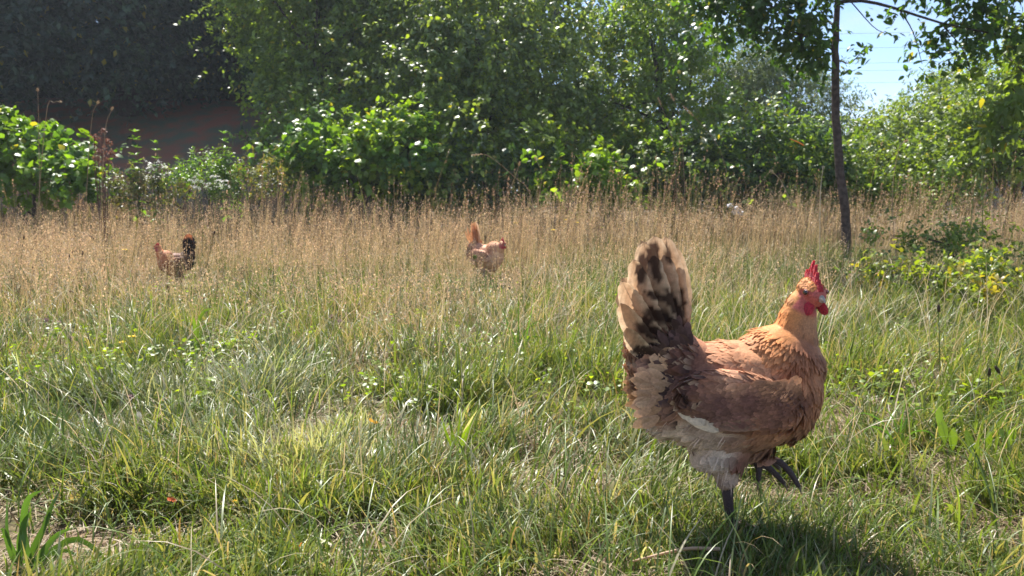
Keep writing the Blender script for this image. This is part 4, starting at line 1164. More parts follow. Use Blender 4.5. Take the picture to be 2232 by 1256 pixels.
c1, _ = crown_local([E6(1730, 40, 90, 60, 6.1), E6(1600, 30, 100, 60, 6.0), E6(1770, 100, 36, 34, 6.2, .2), E6(1640, -60, 150, 60, 6.1)], 92, 6, 9, .062, GR_plum, csize=.17, asp=.55, shell=.2)
c2, _ = crown_local([E6(2075, 40, 95, 36, 6.0), E6(2180, 50, 70, 50, 5.9), E6(2080, 95, 45, 34, 6.0, .2), E6(2120, -60, 180, 50, 6.0)], 48, 6, 9, .062, GR_plum, csize=.17, asp=.55, shell=.2)
c3, _ = crown_local([E6(1800, -220, 300, 90, DT, .9), E6(1830, -420, 240, 120, DT, .9)], 90, 7, 9, .062, GR_plum, csize=.2, asp=.55)
mm = MB()
for c in (c1, c2, c3): mm.add(np.concatenate(c.V), np.concatenate(c.T), np.concatenate(c.Q), np.concatenate(c.C))
mm.build('foliage', M['leaf'], tree, stuff=True)
# the leaves that can be picked apart against the sky
leafm = []
for k in range(5):
    r = np.random.default_rng(k); m = MB(); n = 7; L = .064; rows = []
    for i in range(n):
        t = i / (n - 1); w = .5 * L * .56 * math.sin(math.pi * min(1, t * .92 + .04)) ** .8 * (1.1 - .3 * t); zb = -.10 * L * t * t + r.normal(0, .0006)
        rows += [(-w, L * t, zb + abs(w) * .28), (0, L * t, zb), (w, L * t, zb + abs(w) * .28)]
    Q = [(i * 3 + j, i * 3 + j + 1, (i + 1) * 3 + j + 1, (i + 1) * 3 + j) for i in range(n - 1) for j in range(2)]
    m.add(rows, None, Q, np.array(GR_plum[k % 3]) * r.uniform(.9, 1.5)); me = m.mesh('leaf'); me.materials.append(M['leaf']); leafm.append(me)
def put_leaf(parent, p, d, nrm, sc=1.0, k=0, name='leaf', meshes=None):
    d = Vector(d).normalized(); nrm = Vector(nrm); s = d.cross(nrm).normalized(); u = s.cross(d)
    o = bpy.data.objects.new(name, (meshes or leafm)[k % 5]); COL.objects.link(o); o.parent = parent
    mt = Matrix((( s.x, d.x, u.x, p[0]), (s.y, d.y, u.y, p[1]), (s.z, d.z, u.z, p[2]), (0, 0, 0, 1)))
    o.matrix_local = mt @ Matrix.Scale(sc, 4)
    return o
r = np.random.default_rng(3)
spots = [((1850, 92), (1905, 130), 26, 6.2), ((1832, 60), (1850, 70), 3, 6.25), ((1838, 150), (1880, 162), 9, 6.2), ((1885, 15), (1960, 50), 22, 6.1), ((1925, 60), (1975, 85), 12, 6.05), ((1975, 80), (2060, 140), 36, 6.0),
         ((1970, 130), (2100, 175), 34, 5.95), ((2080, 60), (2232, 120), 50, 5.9), ((1740, 100), (1815, 150), 36, 6.2), ((1560, 60), (1720, 120), 44, 6.1)]
for (x0, y0), (x1, y1), n, D in spots:
    for i in range(n):
        q = L_(r.uniform(x0, x1), r.uniform(y0, y1), D + r.normal(0, .07))
        put_leaf(tree, q, (r.normal(0, .8), r.normal(0, .5), -.45 + r.normal(0, .35)), (r.normal(0, .5), r.normal(0, .4) - .2, 1), r.uniform(.7, 1.15), int(r.integers(5)))
# tree at the right edge with large pale drooping leaves
plant('broad_leaf_tree', 'tree at the right edge whose large pale leaves droop into the sky gap', 'tree',
      [EL(2200, 190, 90, 60, 5.6, .35), EL(2110, 215, 60, 35, 5.6, .25), EL(2230, 300, 60, 120, 5.6, .3), EL(2330, 120, 160, 160, 5.8, .6), EL(2330, -120, 160, 160, 5.8, .6)],
      90, 5, 8, .088, [(0.12, 0.18, 0.035), (0.15, 0.20, 0.05), (0.09, 0.14, 0.03)], r0=.06, base=(P(2380, 400, 5.8)[0], 5.9), csize=.17, asp=.42, droop=.55, shell=.25)

# ------------------------------------------------------------------ plants in front of the wood, left
plant('bramble_bush', 'bright yellow green bramble bush at the left edge against the dark wood', 'bush',
      [EL(30, 310, 90, 45, 7.6, .35), EL(125, 335, 50, 38, 7.5, .3), EL(-60, 300, 90, 60, 7.7, .5), EL(60, 390, 150, 45, 7.4, .35), EL(180, 375, 36, 40, 7.4, .2)],
      90, 6, 10, .075, [(0.15, 0.24, 0.02), (0.12, 0.21, 0.025), (0.08, 0.16, 0.03)], r0=.02, base=(P(50, 420, 7.6)[0], 7.6), csize=.17, asp=.8, twigname='stem')
plant('weed_bush', 'fresh green feathery weed clump in front of the reddish bank', 'plant',
      [EL(455, 370, 42, 42, 7.8, .22), EL(410, 390, 36, 30, 7.8, .2), EL(490, 400, 32, 40, 7.7, .2)], 46, 6, 13, .04, [(0.10, 0.19, 0.03), (0.14, 0.23, 0.025), (0.07, 0.13, 0.04)],
      r0=.012, base=(P(445, 430, 7.8)[0], 7.8), csize=.13, asp=.35, up=.6, twigname='stem', limbs=8)
plant('weed_bush', 'olive weed clump with dead brown stems left of the fresh green clump', 'plant',
      [EL(345, 405, 55, 24, 7.7, .22), EL(270, 415, 60, 22, 7.6, .2), EL(570, 395, 50, 40, 7.9, .25)], 50, 6, 12, .045, [(0.09, 0.12, 0.04), (0.12, 0.14, 0.05), (0.16, 0.13, 0.07)],
      r0=.012, base=(P(340, 430, 7.7)[0], 7.7), csize=.14, asp=.35, up=.5, twigname='stem', limbs=8)
plant('undergrowth_shrub', 'low dark tangle of leaves and twigs right of the young tree', 'bush',
      [EL(2010, 520, 110, 34, 4.9, .25), EL(2130, 535, 110, 30, 4.8, .25), EL(1940, 568, 60, 24, 4.3, .15)], 42, 6, 9, .032, GR_oliv + GR_mid,
      r0=.008, base=(P(2040, 590, 4.8)[0], 4.8), csize=.12, asp=.5, twigname='stem', limbs=16, bark='darkbark')
plant('bramble_patch', 'low sprawl of yellow bramble leaves at the right edge of the meadow', 'bush',
      [EL(2180, 590, 90, 26, 3.7, .16), EL(2060, 590, 60, 22, 3.65, .12), EL(1960, 590, 40, 12, 3.7, .08), EL(2110, 630, 90, 16, 3.3, .1)], 42, 5, 8, .036,
      [(0.20, 0.24, 0.03), (0.15, 0.21, 0.035), (0.27, 0.22, 0.05), (0.09, 0.14, 0.03)], r0=.005, base=(P(2120, 660, 3.6)[0], 3.6), csize=.08, asp=.55, twigname='stem', limbs=8)

def upright_weed(X, Y, Yb, D, label, cat, cols, L, tiers, name='leafy_weed'):
    top = P(X, Y, D); b = P(X, Yb, D); g0 = float(gh(b[0], D)); root = empty(name, (b[0], D, g0), label, cat)
    h = top[2] - g0
    V, T, Q = tube(curve([(0, 0, -.02), (.01, 0, h * .5), (top[0] - b[0], 0, h)], 8), np.linspace(.006, .002, 8), 5)
    MB().add(V, T, Q, (.12, .15, .05)).build('stem', M['leaf'], root)
    r = np.random.default_rng(int(X)); mm = []
    for k in range(5):
        m = MB(); rows = []
        for i in range(5):
            t = i / 4; w = .5 * L * .42 * math.sin(math.pi * min(1, t * .9 + .06)); zb = -.22 * L * t * t
            rows += [(-w, L * t, zb + w * .3), (0, L * t, zb), (w, L * t, zb + w * .3)]
        m.add(rows, None, [(i * 3 + j, i * 3 + j + 1, (i + 1) * 3 + j + 1, (i + 1) * 3 + j) for i in range(4) for j in range(2)], np.array(cols[k % len(cols)])); me = m.mesh('leaf'); me.materials.append(M['leaf']); mm.append(me)
    tiers = int(tiers * 1.6)
    for i in range(tiers):
        f = 1 - .72 * (i / tiers) ** 1.0
        for k in range(5):
            a = k * 2 * math.pi / 5 + i * .9 + r.normal(0, .2)
            put_leaf(root, (0.01 * f, 0, h * f), (math.cos(a), math.sin(a), .75 - .8 * i / tiers + r.normal(0, .25)), (0, 0, 1), (.55 + .6 * i / tiers) * r.uniform(.8, 1.15), k, meshes=mm)
    return root
upright_weed(300, 288, 430, 7.7, 'upright weed with a rosette of bright leaves, tallest in front of the bank', 'plant', [(.12, .22, .03), (.08, .16, .03)], .12, 8)
upright_weed(492, 292, 430, 7.9, 'upright weed with narrow leaves above the fresh green clump', 'plant', [(.09, .18, .05), (.07, .14, .04)], .11, 8)
upright_weed(342, 312, 430, 7.7, 'shorter leafy weed between the two tall ones', 'plant', [(.11, .20, .03), (.08, .15, .03)], .10, 7)

# white flower heads
def umbel_plant(X, Y, D, w, label, n, seed):
    b = P(X, 430, D); g0 = float(gh(b[0], D)); root = empty('white_flower_plant', (b[0], D, g0), label, 'flower'); r = np.random.default_rng(seed)
    for i in range(n):
        q = P(X + r.uniform(-w, w), Y + r.uniform(-14, 22), D + r.normal(0, .12)) - np.array([b[0], D, g0])
        V, T, Q = tube(curve([(q[0] * .3, q[1] * .3, 0), (q[0] * .8, q[1] * .8, q[2] * .6), q], 5), [.003, .003, .0025, .002, .002], 4)
        st = MB().add(V, T, Q, (.12, .17, .05)).build('stem', M['leaf'], root)
        k = 34; a = r.uniform(0, 6.28, k); rr = r.uniform(0, 1, k) ** .5 * r.uniform(.02, .05); tx, ty = r.normal(0, .45, 2); c = q + np.stack([np.cos(a) * rr, np.sin(a) * rr, -rr * rr * 9 + rr * np.cos(a) * tx + rr * np.sin(a) * ty + r.normal(0, .005, k)], 1)
        fm = MB(); d = norm(np.stack([np.cos(a), np.sin(a), np.zeros(k)], 1))
        leaves(fm, c, d, np.tile([0, 0, 1.0], (k, 1)) + r.normal(0, .3, (k, 3)), np.full(k, .013), np.full(k, .012), np.tile((.80, .80, .76), (k, 1)))
        fm.build('flower_head', M['petal'], st)
    m = MB(); k = 160; c = np.stack([r.normal(0, w * D / FPX * .6, k), r.normal(0, .1, k), r.uniform(.05, .32, k)], 1)
    leaves(m, c, r.normal(0, 1, (k, 3)), np.tile([0, 0, 1.0], (k, 1)), np.full(k, .05), np.full(k, .02), palette(k, GR_oliv)); m.build('foliage', M['leaf'], root, stuff=True)
umbel_plant(452, 388, 7.4, 44, 'broad cluster of white flower heads at the foot of the fresh green clump', 15, 1)
umbel_plant(345, 368, 7.6, 30, 'loose white flower heads beside the upright weeds', 10, 2)

# ------------------------------------------------------------------ single stalks that stand out
def stalk(pts, D, label, cat='grass stalk', name='seed_stalk', head='plume', col=(.42, .31, .19), hl=.09, group=None, hcol=None, r0=.0016):
    """pts: photo positions from the ground up"""
    w = [P(x, y, D) for x, y in pts]; b = w[0]; g0 = float(gh(b[0], D)); o0 = np.array([b[0], D, g0]); w[0] = np.array([b[0], D, g0 - .01])
    c = curve([q - o0 for q in w], 14); root = empty(name, o0, label, cat, group)
    V, T, Q = tube(c, np.linspace(r0 * (1 + .1 * D), r0 * .6 * (1 + .1 * D), 14), 5); MB().add(V, T, Q, col).build('stem', M['dry'], root)
    r = np.random.default_rng(int(pts[-1][0] * 7 + pts[-1][1])); hcol = hcol or col
    e = c[-1]; t = norm(c[-1] - c[-3])
    if head == 'plume':
        n = 70; f = r.random(n); tot = np.linalg.norm(np.diff(c, axis=0), axis=1).sum(); k = np.clip((1 - f * hl / tot) * 13, 0, 12.99); i = k.astype(int); p = c[i] * (1 - (k - i))[:, None] + c[i + 1] * (k - i)[:, None]
        rad = .008 * np.sin(math.pi * np.clip(f * .9 + .05, 0, 1)) * (1 + .08 * D); p = p + norm(r.normal(0, 1, (n, 3))) * (rad * r.random(n))[:, None]
        m = MB(); leaves(m, p, t + r.normal(0, .35, (n, 3)), r.normal(0, 1, (n, 3)), np.full(n, .011 * (1 + .05 * D)), np.full(n, .0035 * (1 + .05 * D)), np.array(hcol) * r.uniform(.7, 1.3, (n, 1)), 'dia'); m.build('seed_head', M['dry'], root)
    elif head == 'rib':
        V, F = ellipsoid((0, 0, 0), (1, 1, 1), sub=2); s = norm(np.cross(t, [0.3, 1, 0.2])); u = np.cross(s, t); R_ = .0038 * (1 + .08 * D)
        m = MB(); m.add(e + V[:, :1] * R_ * s + V[:, 1:2] * R_ * u + V[:, 2:3] * R_ * 2.9 * t, F, None, (.075, .045, .03)); m.build('seed_head', M['dry'], root)
    elif head == 'clover':
        n = 60; d = norm(r.normal(0, 1, (n, 3))); m = MB(); leaves(m, e + d * .002, d, r.normal(0, 1, (n, 3)), np.full(n, .009), np.full(n, .0026), np.array(hcol) * r.uniform(.6, 1.3, (n, 1)), 'dia'); m.build('flower_head', M['petal'], root)
    elif head == 'daisy':
        n = 16; a = np.arange(n) * 2 * math.pi / n; d = np.stack([np.cos(a), np.sin(a) * .7, np.full(n, .35) + r.normal(0, .1, n)], 1); m = MB(); s_ = .012 * (1 + .12 * D)
        leaves(m, np.tile(e, (n, 1)), d, np.tile([0, -.4, 1.0], (n, 1)), np.full(n, s_), np.full(n, s_ * .4), np.tile(hcol, (n, 1)), 'hex'); m.build('flower_head', M['petal'], root)
    return root
SG = 'thin seed stalks that stand out above the meadow'
stalk([(1170, 520), (1158, 430), (1120, 385), (1065, 340), (1030, 338)], 6.2, 'long arching seed stalk bending left in front of the domed tree', hl=.22, group=SG)
stalk([(1080, 540), (1105, 440), (1125, 380), (1133, 355)], 6.2, 'straight seed stalk leaning right, crossing the arching stalk', hl=.12, group=SG)
stalk([(1140, 560), (1172, 440), (1180, 380), (1166, 343)], 6.4, 'seed stalk with a nodding tip in front of the round leaf bush', hl=.08, group=SG)
stalk([(205, 430), (228, 300), (245, 235)], 7.0, 'pale seed stalk pointing up right against the dark wood', hl=.12, group=SG)
stalk([(170, 430), (198, 280), (214, 222)], 7.0, 'thinner pale seed stalk against the dark wood, left of its neighbour', hl=.1, group=SG)
stalk([(78, 430), (84, 260), (82, 195)], 7.0, 'seed stalk with a fluffy top rising behind the left bramble', hl=.1, group=SG)
stalk([(60, 400), (100, 255), (118, 224), (132, 222)], 6.9, 'seed stalk hooking right above the left bramble', hl=.12, group=SG)
stalk([(1500, 540), (1488, 330), (1480, 250), (1462, 205)], 7.2, 'tall brown seed stalk in front of the forked tree', hl=.2, group=SG, col=(.34, .24, .17))
stalk([(1480, 540), (1470, 340), (1452, 260), (1435, 215)], 7.3, 'brown seed stalk close to the left of the tall brown one', hl=.2, group=SG, col=(.34, .24, .17))
stalk([(1620, 540), (1580, 360), (1545, 290), (1490, 232)], 7.2, 'brown arching stalk leaning left over the thicket', hl=.2, group=SG, col=(.36, .27, .18))
stalk([(1750, 560), (1735, 480), (1705, 400), (1680, 372)], 5.4, 'thick straw coloured stalk leaning left beside the slim trunk', hl=.1, group=SG, r0=.0026, col=(.5, .4, .25))
stalk([(1788, 560), (1788, 430), (1794, 365)], 5.6, 'pale bleached stalk just left of the slim trunk', hl=.03, group=SG, r0=.0028, col=(.62, .55, .40))
stalk([(1960, 640), (1945, 440), (1958, 330), (1974, 308)], 4.6, 'very tall thin stalk right of the young tree', hl=.05, group=SG)
stalk([(2140, 640), (2142, 420), (2140, 300)], 4.2, 'tall green stem rising in front of the right edge bushes', hl=.04, group=SG, col=(.20, .24, .07), r0=.0022)
stalk([(2110, 640), (2118, 460), (2135, 370)], 4.3, 'green stem leaning towards the tall green stem', hl=.04, group=SG, col=(.20, .24, .07), r0=.0020)
stalk([(55, 640), (70, 540), (130, 505), (185, 508), (205, 520)], 4.6, 'straw arching right over the tan grass at the left', hl=.1, group=SG)
stalk([(222, 650), (235, 540), (255, 430)], 4.6, 'long green stalk standing straight in the tan grass at the left', hl=.03, group=SG, col=(.28, .26, .10))
stalk([(275, 640), (290, 560), (300, 480)], 4.6, 'yellow green stalk just left of the black tailed hen', hl=.06, group=SG, col=(.36, .32, .10))
RB = 'ribwort heads on thin stems'
stalk([(2048, 900), (2048, 760), (2046, 672)], 2.1, 'dark ribwort head on a straight stem in the green grass right of the near hen', 'flower', 'ribwort', 'rib', (.12, .18, .04), group=RB)
stalk([(2155, 960), (2155, 840), (2156, 812)], 1.8, 'ribwort head near the right edge, left one of two', 'flower', 'ribwort', 'rib', (.12, .18, .04), group=RB)
stalk([(2195, 960), (2190, 840), (2174, 806)], 1.8, 'ribwort head near the right edge on a pale bent stem', 'flower', 'ribwort', 'rib', (.42, .36, .2), group=RB)
stalk([(425, 680), (445, 600), (467, 508)], 4.1, 'tall ribwort stem right of the black tailed hen', 'flower', 'ribwort', 'rib', (.22, .2, .08), group=RB, r0=.002)
stalk([(365, 680), (368, 640), (366, 626)], 3.6, 'ribwort head below the black tailed hen', 'flower', 'ribwort', 'rib', (.2, .2, .08), group=RB)
stalk([(38, 600), (48, 550), (52, 518)], 4.8, 'ribwort head at the far left, right one of a pair', 'flower', 'ribwort', 'rib', (.2, .2, .08), group=RB)
stalk([(28, 600), (36, 550), (40, 525)], 4.8, 'ribwort head at the far left, left one of a pair', 'flower', 'ribwort', 'rib', (.2, .2, .08), group=RB)
stalk([(148, 640), (150, 580), (151, 560)], 4.3, 'ribwort head left of the yellow green stalk, lower one', 'flower', 'ribwort', 'rib', (.2, .2, .08), group=RB)
stalk([(175, 640), (178, 575), (180, 552)], 4.3, 'ribwort head left of the yellow green stalk, taller one', 'flower', 'ribwort', 'rib', (.2, .2, .08), group=RB)
stalk([(1010, 800), (1030, 690), (1040, 600), (1035, 560)], 3.4, 'long straight green stem standing below the pale orange hen', 'grass stalk', hl=.02, col=(.16, .2, .06), group=SG)
YF = 'small yellow flowers in the meadow'; YC = (.80, .58, .02)
for X, Y, D, lb in [(1125, 487, 7.0, 'small yellow flower right above the pale orange hen'), (1235, 480, 7.0, 'small yellow flower, left of the pair before the round leaf bush'), (1258, 486, 7.0, 'larger yellow flower, right of the pair before the round leaf bush'),
                    (1205, 502, 6.5, 'orange yellow flower below the pair of yellow flowers'), (272, 545, 5.2, 'small yellow flower left of the black tailed hen'), (266, 748, 2.5, 'yellow flower among the clover leaves at the left'),
                    (288, 735, 2.5, 'yellow flower just behind the one among the clover'), (294, 768, 2.45, 'wide open yellow flower lowest of the three among the clover')]:
    stalk([(X - 4, Y + 60), (X - 2, Y + 25), (X, Y)], D, lb, 'flower', 'yellow_flower', 'daisy', (.14, .19, .05), hcol=YC, group=YF)
PC = 'faded purple clover heads'
for X, Y, D, lb in [(100, 698, 2.8, 'faded purple clover head farthest left in the meadow'), (128, 703, 2.8, 'faded purple clover head right beside the farthest left one'), (150, 738, 2.6, 'dusky clover head lower than its neighbours at the left'), (272, 728, 2.6, 'dusky purple clover head behind the yellow flowers'),
                    (285, 866, 1.9, 'greyish clover head on the dry patch at the left'), (722, 690, 3.0, 'purple clover head in the middle of the meadow'), (740, 700, 2.9, 'purple clover head beside the one in the middle'), (660, 760, 2.5, 'faded clover head left of the middle tuft')]:
    stalk([(X + 5, Y + 60), (X + 3, Y + 25), (X, Y)], D, lb, 'flower', 'clover_flower', 'clover', (.16, .18, .06), hcol=(.36, .22, .26), group=PC)
# reddish brown dock
dk = empty('dock_plant', (P(215, 430, 7.2)[0], 7.2, float(gh(P(215, 430, 7.2)[0], 7.2))), 'withered reddish brown dock with drooping seed spikes beside the left bramble', 'plant')
for i, (x0, y0) in enumerate([(205, 300), (222, 285), (232, 310), (214, 330), (240, 335), (228, 350), (205, 345)]):
    q = P(x0, y0, 7.2) - np.array(dk.location); c = curve([(q[0] * .3, 0, 0), (q[0] * .7, 0, q[2] * .7), q, q + np.array([.05, 0, -.03])], 9)
    V, T, Q = tube(c, .004, 4); s_ = MB().add(V, T, Q, (.16, .08, .06)).build('stem', M['dry'], dk)
    n = 90; r = np.random.default_rng(i); k = r.uniform(.45, 1, n) * 7.99; j = k.astype(int); p = c[j] + (c[j + 1] - c[j]) * (k - j)[:, None] + r.normal(0, .010, (n, 3))
    m = MB(); leaves(m, p, r.normal(0, 1, (n, 3)), r.normal(0, 1, (n, 3)), np.full(n, .018), np.full(n, .012), np.array((.24, .11, .075)) * r.uniform(.6, 1.4, (n, 1)), 'dia'); m.build('seed_head', M['dry'], s_)

# ------------------------------------------------------------------ broad leaves low in the grass
mb = MB(); N = 13000
x, y = wedge(N, 1.7, 5.0, 1.2)
dn = np.exp(-(((x + 1.15) / .9) ** 2 + ((y - 2.5) / .45) ** 2)) + .55 * np.exp(-(((x + .45) / .4) ** 2 + ((y - 2.4) / .35) ** 2)) + .5 * np.exp(-(((x - 1.2) / .4) ** 2 + ((y - 1.9) / .35) ** 2)) + .08
k = rng.random(N) < dn * sstep(.38, .6, fbm(x, y, .22, 19, 2)) * 1.3; x, y = x[k], y[k]; N = len(x)
for j in range(3):
    a = rng.uniform(0, 6.28, N) if j == 0 else a + 2.09
    p = np.stack([x, y, gh(x, y) + 0.02 + .06 * rng.random(N) + .05 * fbm(x, y, .12, 23, 2)], 1)
    leaves(mb, p, np.stack([np.cos(a), np.sin(a), np.full(N, .25)], 1), np.tile([0, 0, 1.0], (N, 1)) + rng.normal(0, .55, (N, 3)), rng.uniform(.010, .021, N), rng.uniform(.009, .016, N), palette(N, [(.18, .26, .025), (.24, .30, .03), (.12, .19, .03)], .25))
tag(mb.build('clover_foliage', M['leaf'], stuff=True), 'yellow green clover leaves carpeting parts of the meadow')

# large blades in the corner at bottom left, and other single tufts
def tuft(X, Y, D, specs, label, col, w, group=None, name='grass_tuft'):
    b = P(X, Y, D); g0 = float(gh(b[0], D)); o0 = np.array([b[0], D, g0]); root = empty(name, o0, label, 'grass tuft', group)
    for i, pts in enumerate(specs):
        c = curve([np.array([0, 0, -.005]) + np.array([rng.normal(0, .008), rng.normal(0, .008), 0])] + [P(x_, y_, D + rng.normal(0, .01)) - o0 for x_, y_ in pts], 12)
        tn = norm(np.gradient(c, axis=0)); fa = rng.uniform(-.5, .5); s = norm(np.cross(tn, np.array([math.sin(fa), -math.cos(fa), 0.0]))); t = np.linspace(0, 1, 12)
        ww = (w * rng.uniform(.75, 1.1) * .5 * np.minimum(1, .55 + t) * (1 - t ** 3.0))[:, None]; ww = np.maximum(ww, 1e-4); up = np.cross(tn, s)
        V = np.stack([c - s * ww, c + up * ww * .35, c + s * ww], 1).reshape(-1, 3)
        Q = [(k * 3 + j, k * 3 + j + 1, (k + 1) * 3 + j + 1, (k + 1) * 3 + j) for k in range(11) for j in range(2)]
        MB().add(V, None, Q, np.array(col) * rng.uniform(.7, 1.3)).build('blade', M['grass'], root)
    return root
tuft(60, 1280, 1.06, [[(20, 1180), (15, 1080)], [(50, 1150), (60, 1090), (95, 1067)], [(85, 1180), (110, 1110), (132, 1065)], [(70, 1200), (100, 1140), (120, 1090)], [(90, 1220), (160, 1175), (215, 1205), (240, 1245)], [(30, 1220), (10, 1160), (0, 1155)],
                      [(60, 1210), (50, 1150), (70, 1110)], [(100, 1230), (140, 1200), (190, 1225)], [(45, 1230), (40, 1180), (50, 1140)], [(75, 1230), (120, 1170), (160, 1150)]],
     'tuft of broad dark green blades in the bottom left corner', (.075, .15, .03), .0115)
tuft(995, 1000, 1.5, [[(985, 940), (975, 890)], [(1000, 930), (1005, 880)], [(1025, 930), (1055, 875)], [(985, 960), (985, 920)], [(1010, 950), (1035, 915)], [(975, 950), (960, 900)], [(1035, 950), (1060, 940)]], 'tuft of broad yellow green blades left below the near hen', (.20, .30, .025), .007)
tuft(1960, 990, 1.55, [[(1930, 930), (1880, 900), (1840, 925)], [(1950, 920), (1920, 880)], [(1970, 930), (2000, 890), (2040, 905)], [(1965, 920), (1975, 870)], [(1940, 950), (1900, 930), (1870, 960)], [(1980, 950), (2020, 940), (2050, 970)]], 'lush tuft of arching grass right of the near hen', (.10, .21, .03), .004)
tuft(1130, 790, 2.3, [[(1110, 720), (1085, 650)], [(1130, 720), (1130, 640)], [(1150, 720), (1165, 650)], [(1140, 730), (1190, 690)], [(1120, 730), (1080, 700)], [(1150, 740), (1200, 740)]], 'upright tuft of fresh green grass between the pale orange and the near hen', (.11, .22, .03), .006)
tuft(430, 760, 2.5, [[(432, 710), (445, 680), (466, 672)], [(425, 715), (420, 690)], [(440, 720), (470, 700)]], 'broad folded leaf tuft behind the clover patch at the left', (.15, .24, .02), .014)
# dock leaves at the right
dl = empty('dock_plant', (P(2140, 990, 1.5)[0], 1.5, 0.0), 'low plant with broad yellow green leaves at the right edge', 'plant')
for i, (x0, y0, x1, y1) in enumerate([(2120, 985, 2105, 930), (2150, 985, 2160, 935), (2190, 980, 2215, 925), (2060, 970, 2050, 900), (2075, 985, 2080, 925), (2185, 960, 2180, 925), (2130, 1000, 2150, 975), (2045, 930, 2050, 880)]):
    a = P(x0, y0, 1.5) - np.array(dl.location); b = P(x1, y1, 1.52) - np.array(dl.location); L = np.linalg.norm(b - a); t = np.linspace(0, 1, 7); c = a + (b - a) * t[:, None]; c[:, 2] -= .15 * L * t * t; s = norm(np.cross(b - a, np.array([.3, -1, .25])))
    w_ = (np.sin(math.pi * np.clip(t * .93 + .04, 0, 1)) * L * .21)[:, None]; V = np.stack([c - s * w_ + [0, 0, .002], c, c + s * w_ + [0, 0, .002]], 1).reshape(-1, 3)
    MB().add(V, None, [(k * 3 + j, k * 3 + j + 1, (k + 1) * 3 + j + 1, (k + 1) * 3 + j) for k in range(6) for j in range(2)], np.array((.20, .30, .03)) * rng.uniform(.8, 1.2)).build('leaf', M['leaf'], dl)

# ------------------------------------------------------------------ fallen bits
def flake(X, Y, size, label, col, cat='leaf', name='fallen_leaf', z=.03, tilt=.5, seed=0, asp=.6):
    g = G(X, Y); t = (H - z) / H; g = g * t; r = np.random.default_rng(seed + int(X)); n = 12; m = MB(); V = [(0, 0, 0)]
    for k in range(n):
        a = 2 * math.pi * k / n; rr = size * (1 + r.normal(0, .16)); V.append((math.cos(a) * rr, math.sin(a) * rr * asp, r.normal(0, size * .15) + size * .25 * math.cos(a) ** 2))
    m.add(V, [(0, k + 1, (k + 1) % n + 1) for k in range(n)], None, np.array(col))
    o = m.build(name, M['petal'], loc=(g[0], g[1], z + float(gh(g[0], g[1])))); o.rotation_euler = (tilt + r.normal(0, .2), r.normal(0, .3), r.uniform(0, 6.28))
    return tag(o, label, cat)
flake(375, 1090, .008, 'small red orange fallen leaf in the grass at bottom left', (.62, .12, .03), z=.05)
flake(648, 1188, .009, 'orange fallen leaf low in the grass below the middle', (.75, .25, .03), z=.05)
flake(512, 1092, .006, 'tiny yellow orange petal left of the middle', (.78, .42, .03), cat='petal', name='fallen_petal', z=.05)
flake(815, 922, .012, 'orange yellow fallen leaf in the middle grass', (.75, .40, .06), z=.06)
flake(1135, 882, .016, 'pale pinkish curled leaf lying left of the near hen', (.70, .45, .36), z=.06)
flake(1795, 1042, .007, 'tiny yellow orange petal right of the lifted foot', (.80, .50, .03), cat='petal', name='fallen_petal', z=.03)
flake(360, 868, .016, 'curled rusty brown leaf on the dry patch at the left', (.45, .19, .09), z=.05)
flake(352, 900, .018, 'pale buff curled leaf beside the rusty brown leaf', (.62, .45, .32), z=.05)
flake(2128, 1238, .020, 'flat pinkish dead leaf in the bottom right corner', (.58, .34, .24), z=.02, tilt=.3)
flake(2105, 560 + 28, .016, 'orange fallen leaf on the yellow brambles at the right', (.75, .35, .08), z=.16)
# feather tip standing in the grass
pl = empty('feather', (P(302, 955, 1.7)[0], 1.7, .01), 'small grey and white feather standing upright in the grass at the left', 'feather')
hl = P(302, 896, 1.7) - np.array(pl.location)
m_ = vane(np.array([0, 0, 0]), [hl * .5 + [.003, 0, 0], hl], .011, lambda X, Y, t, a: mixc(np.tile((.13, .12, .10), (len(t), 1)), (.5, .48, .44), sstep(.6, .9, t)), (1, .2, 0), nseg=14, across=5)
m_.build('vane', M['petal'], pl)
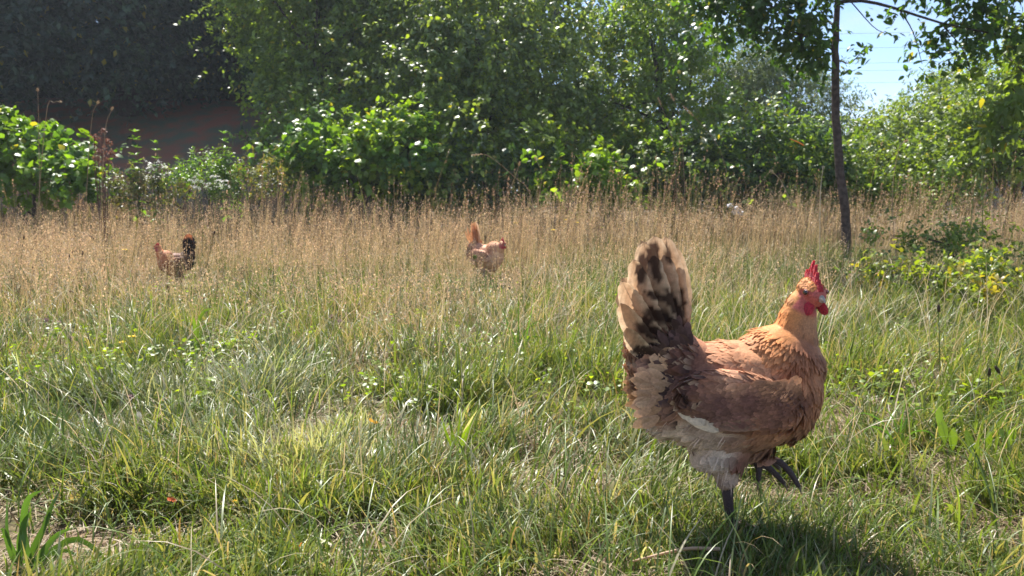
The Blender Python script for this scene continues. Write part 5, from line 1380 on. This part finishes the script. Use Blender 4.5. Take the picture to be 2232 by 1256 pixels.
# straw lying before the hen
st = [P(1378, 1224, 1.03), P(1440, 1208, 1.035), P(1500, 1196, 1.04), P(1568, 1197, 1.045)]
b = st[0].copy(); c = curve([q - b for q in st], 14); V, T, Q = tube(c, np.linspace(.0014, .0030, 14), 6)
o = MB().add(V, T, Q, (.56, .40, .27)).build('straw', M['dry'], loc=b); tag(o, 'thick pale brown straw lying across the shadow in front of the near hen', 'straw')
orr = [P(1722, 303, 7.0), P(1737, 309, 7.0), P(1752, 317, 7.0)]; b = orr[0].copy(); c = curve([q - b for q in orr], 8); V, T, Q = tube(c, np.linspace(.002, .006, 8), 5)
o = MB().add(V, T, Q, (.75, .28, .08)).build('dead_leaf', M['petal'], loc=b); tag(o, 'narrow orange dead leaf caught in the thicket left of the slim trunk', 'leaf')
# white crumpled scrap far back
sc0 = P(1602, 446, 7.6); m = MB(); r = np.random.default_rng(8); root = empty('white_scrap', (sc0[0], 7.6, sc0[2] - .09), 'crumpled white scrap half hidden in the grass before the thicket', 'scrap')
for k, (dx, dz, s_) in enumerate([(0.02, .02, .048), (-.05, .075, .02), (.05, .0, .03)]):
    V, F = ellipsoid((dx, 0, dz), (s_, .04, s_ * .8), sub=3); V = V + r.normal(0, .007, V.shape) + np.sin(V * 90)[:, [1, 2, 0]] * .008
    MB().add(V, F, None, (.80, .78, .82)).build('fold', M['petal'], root)
# power lines crossing the sky
for k, (y0, y1) in enumerate([(72, 62), (101, 97), (134, 130), (150, 147), (178, 172)]):
    a, b_ = P(1300, y0 + 6, 70), P(2500, y1 - 8, 70); t = np.linspace(0, 1, 40)[:, None]; c = a + (b_ - a) * t - np.array([0, 0, .9]) * (4 * t * (1 - t)) * .3 - a
    V, T, Q = tube(c, .012, 4)
    o = MB().add(V, T, Q, (.16, .17, .20)).build('power_line', M['dry'], loc=a)
    tag(o, ['highest power line across the sky gap', 'second highest power line across the sky gap', 'middle power line across the sky gap', 'power line just under the middle one in the sky gap', 'lowest power line across the sky gap'][k], 'power line', 'power lines across the sky gap')
# ------------------------------------------------------------------ haze volume, added to lift the dark tree shadows
hm, n, l = newmat('haze')
out = n.new('ShaderNodeOutputMaterial'); pv = n.new('ShaderNodeVolumePrincipled')
pv.inputs['Color'].default_value = (0.80, 0.88, 1.0, 1); pv.inputs['Density'].default_value = 0.0014
pv.inputs['Anisotropy'].default_value = 0.3
l.new(pv.outputs['Volume'], out.inputs['Volume'])
bm = bmesh.new(); bmesh.ops.create_cube(bm, size=1.0); me = bpy.data.meshes.new('haze'); bm.to_mesh(me); bm.free()
hz = obj('haze', me, hm); hz.location = (0, 421, 6.2); hz.scale = (840, 1000, 14.8)
tag(hz, 'faint blue haze added over the meadow to lift the tree shadows', kind='stuff')
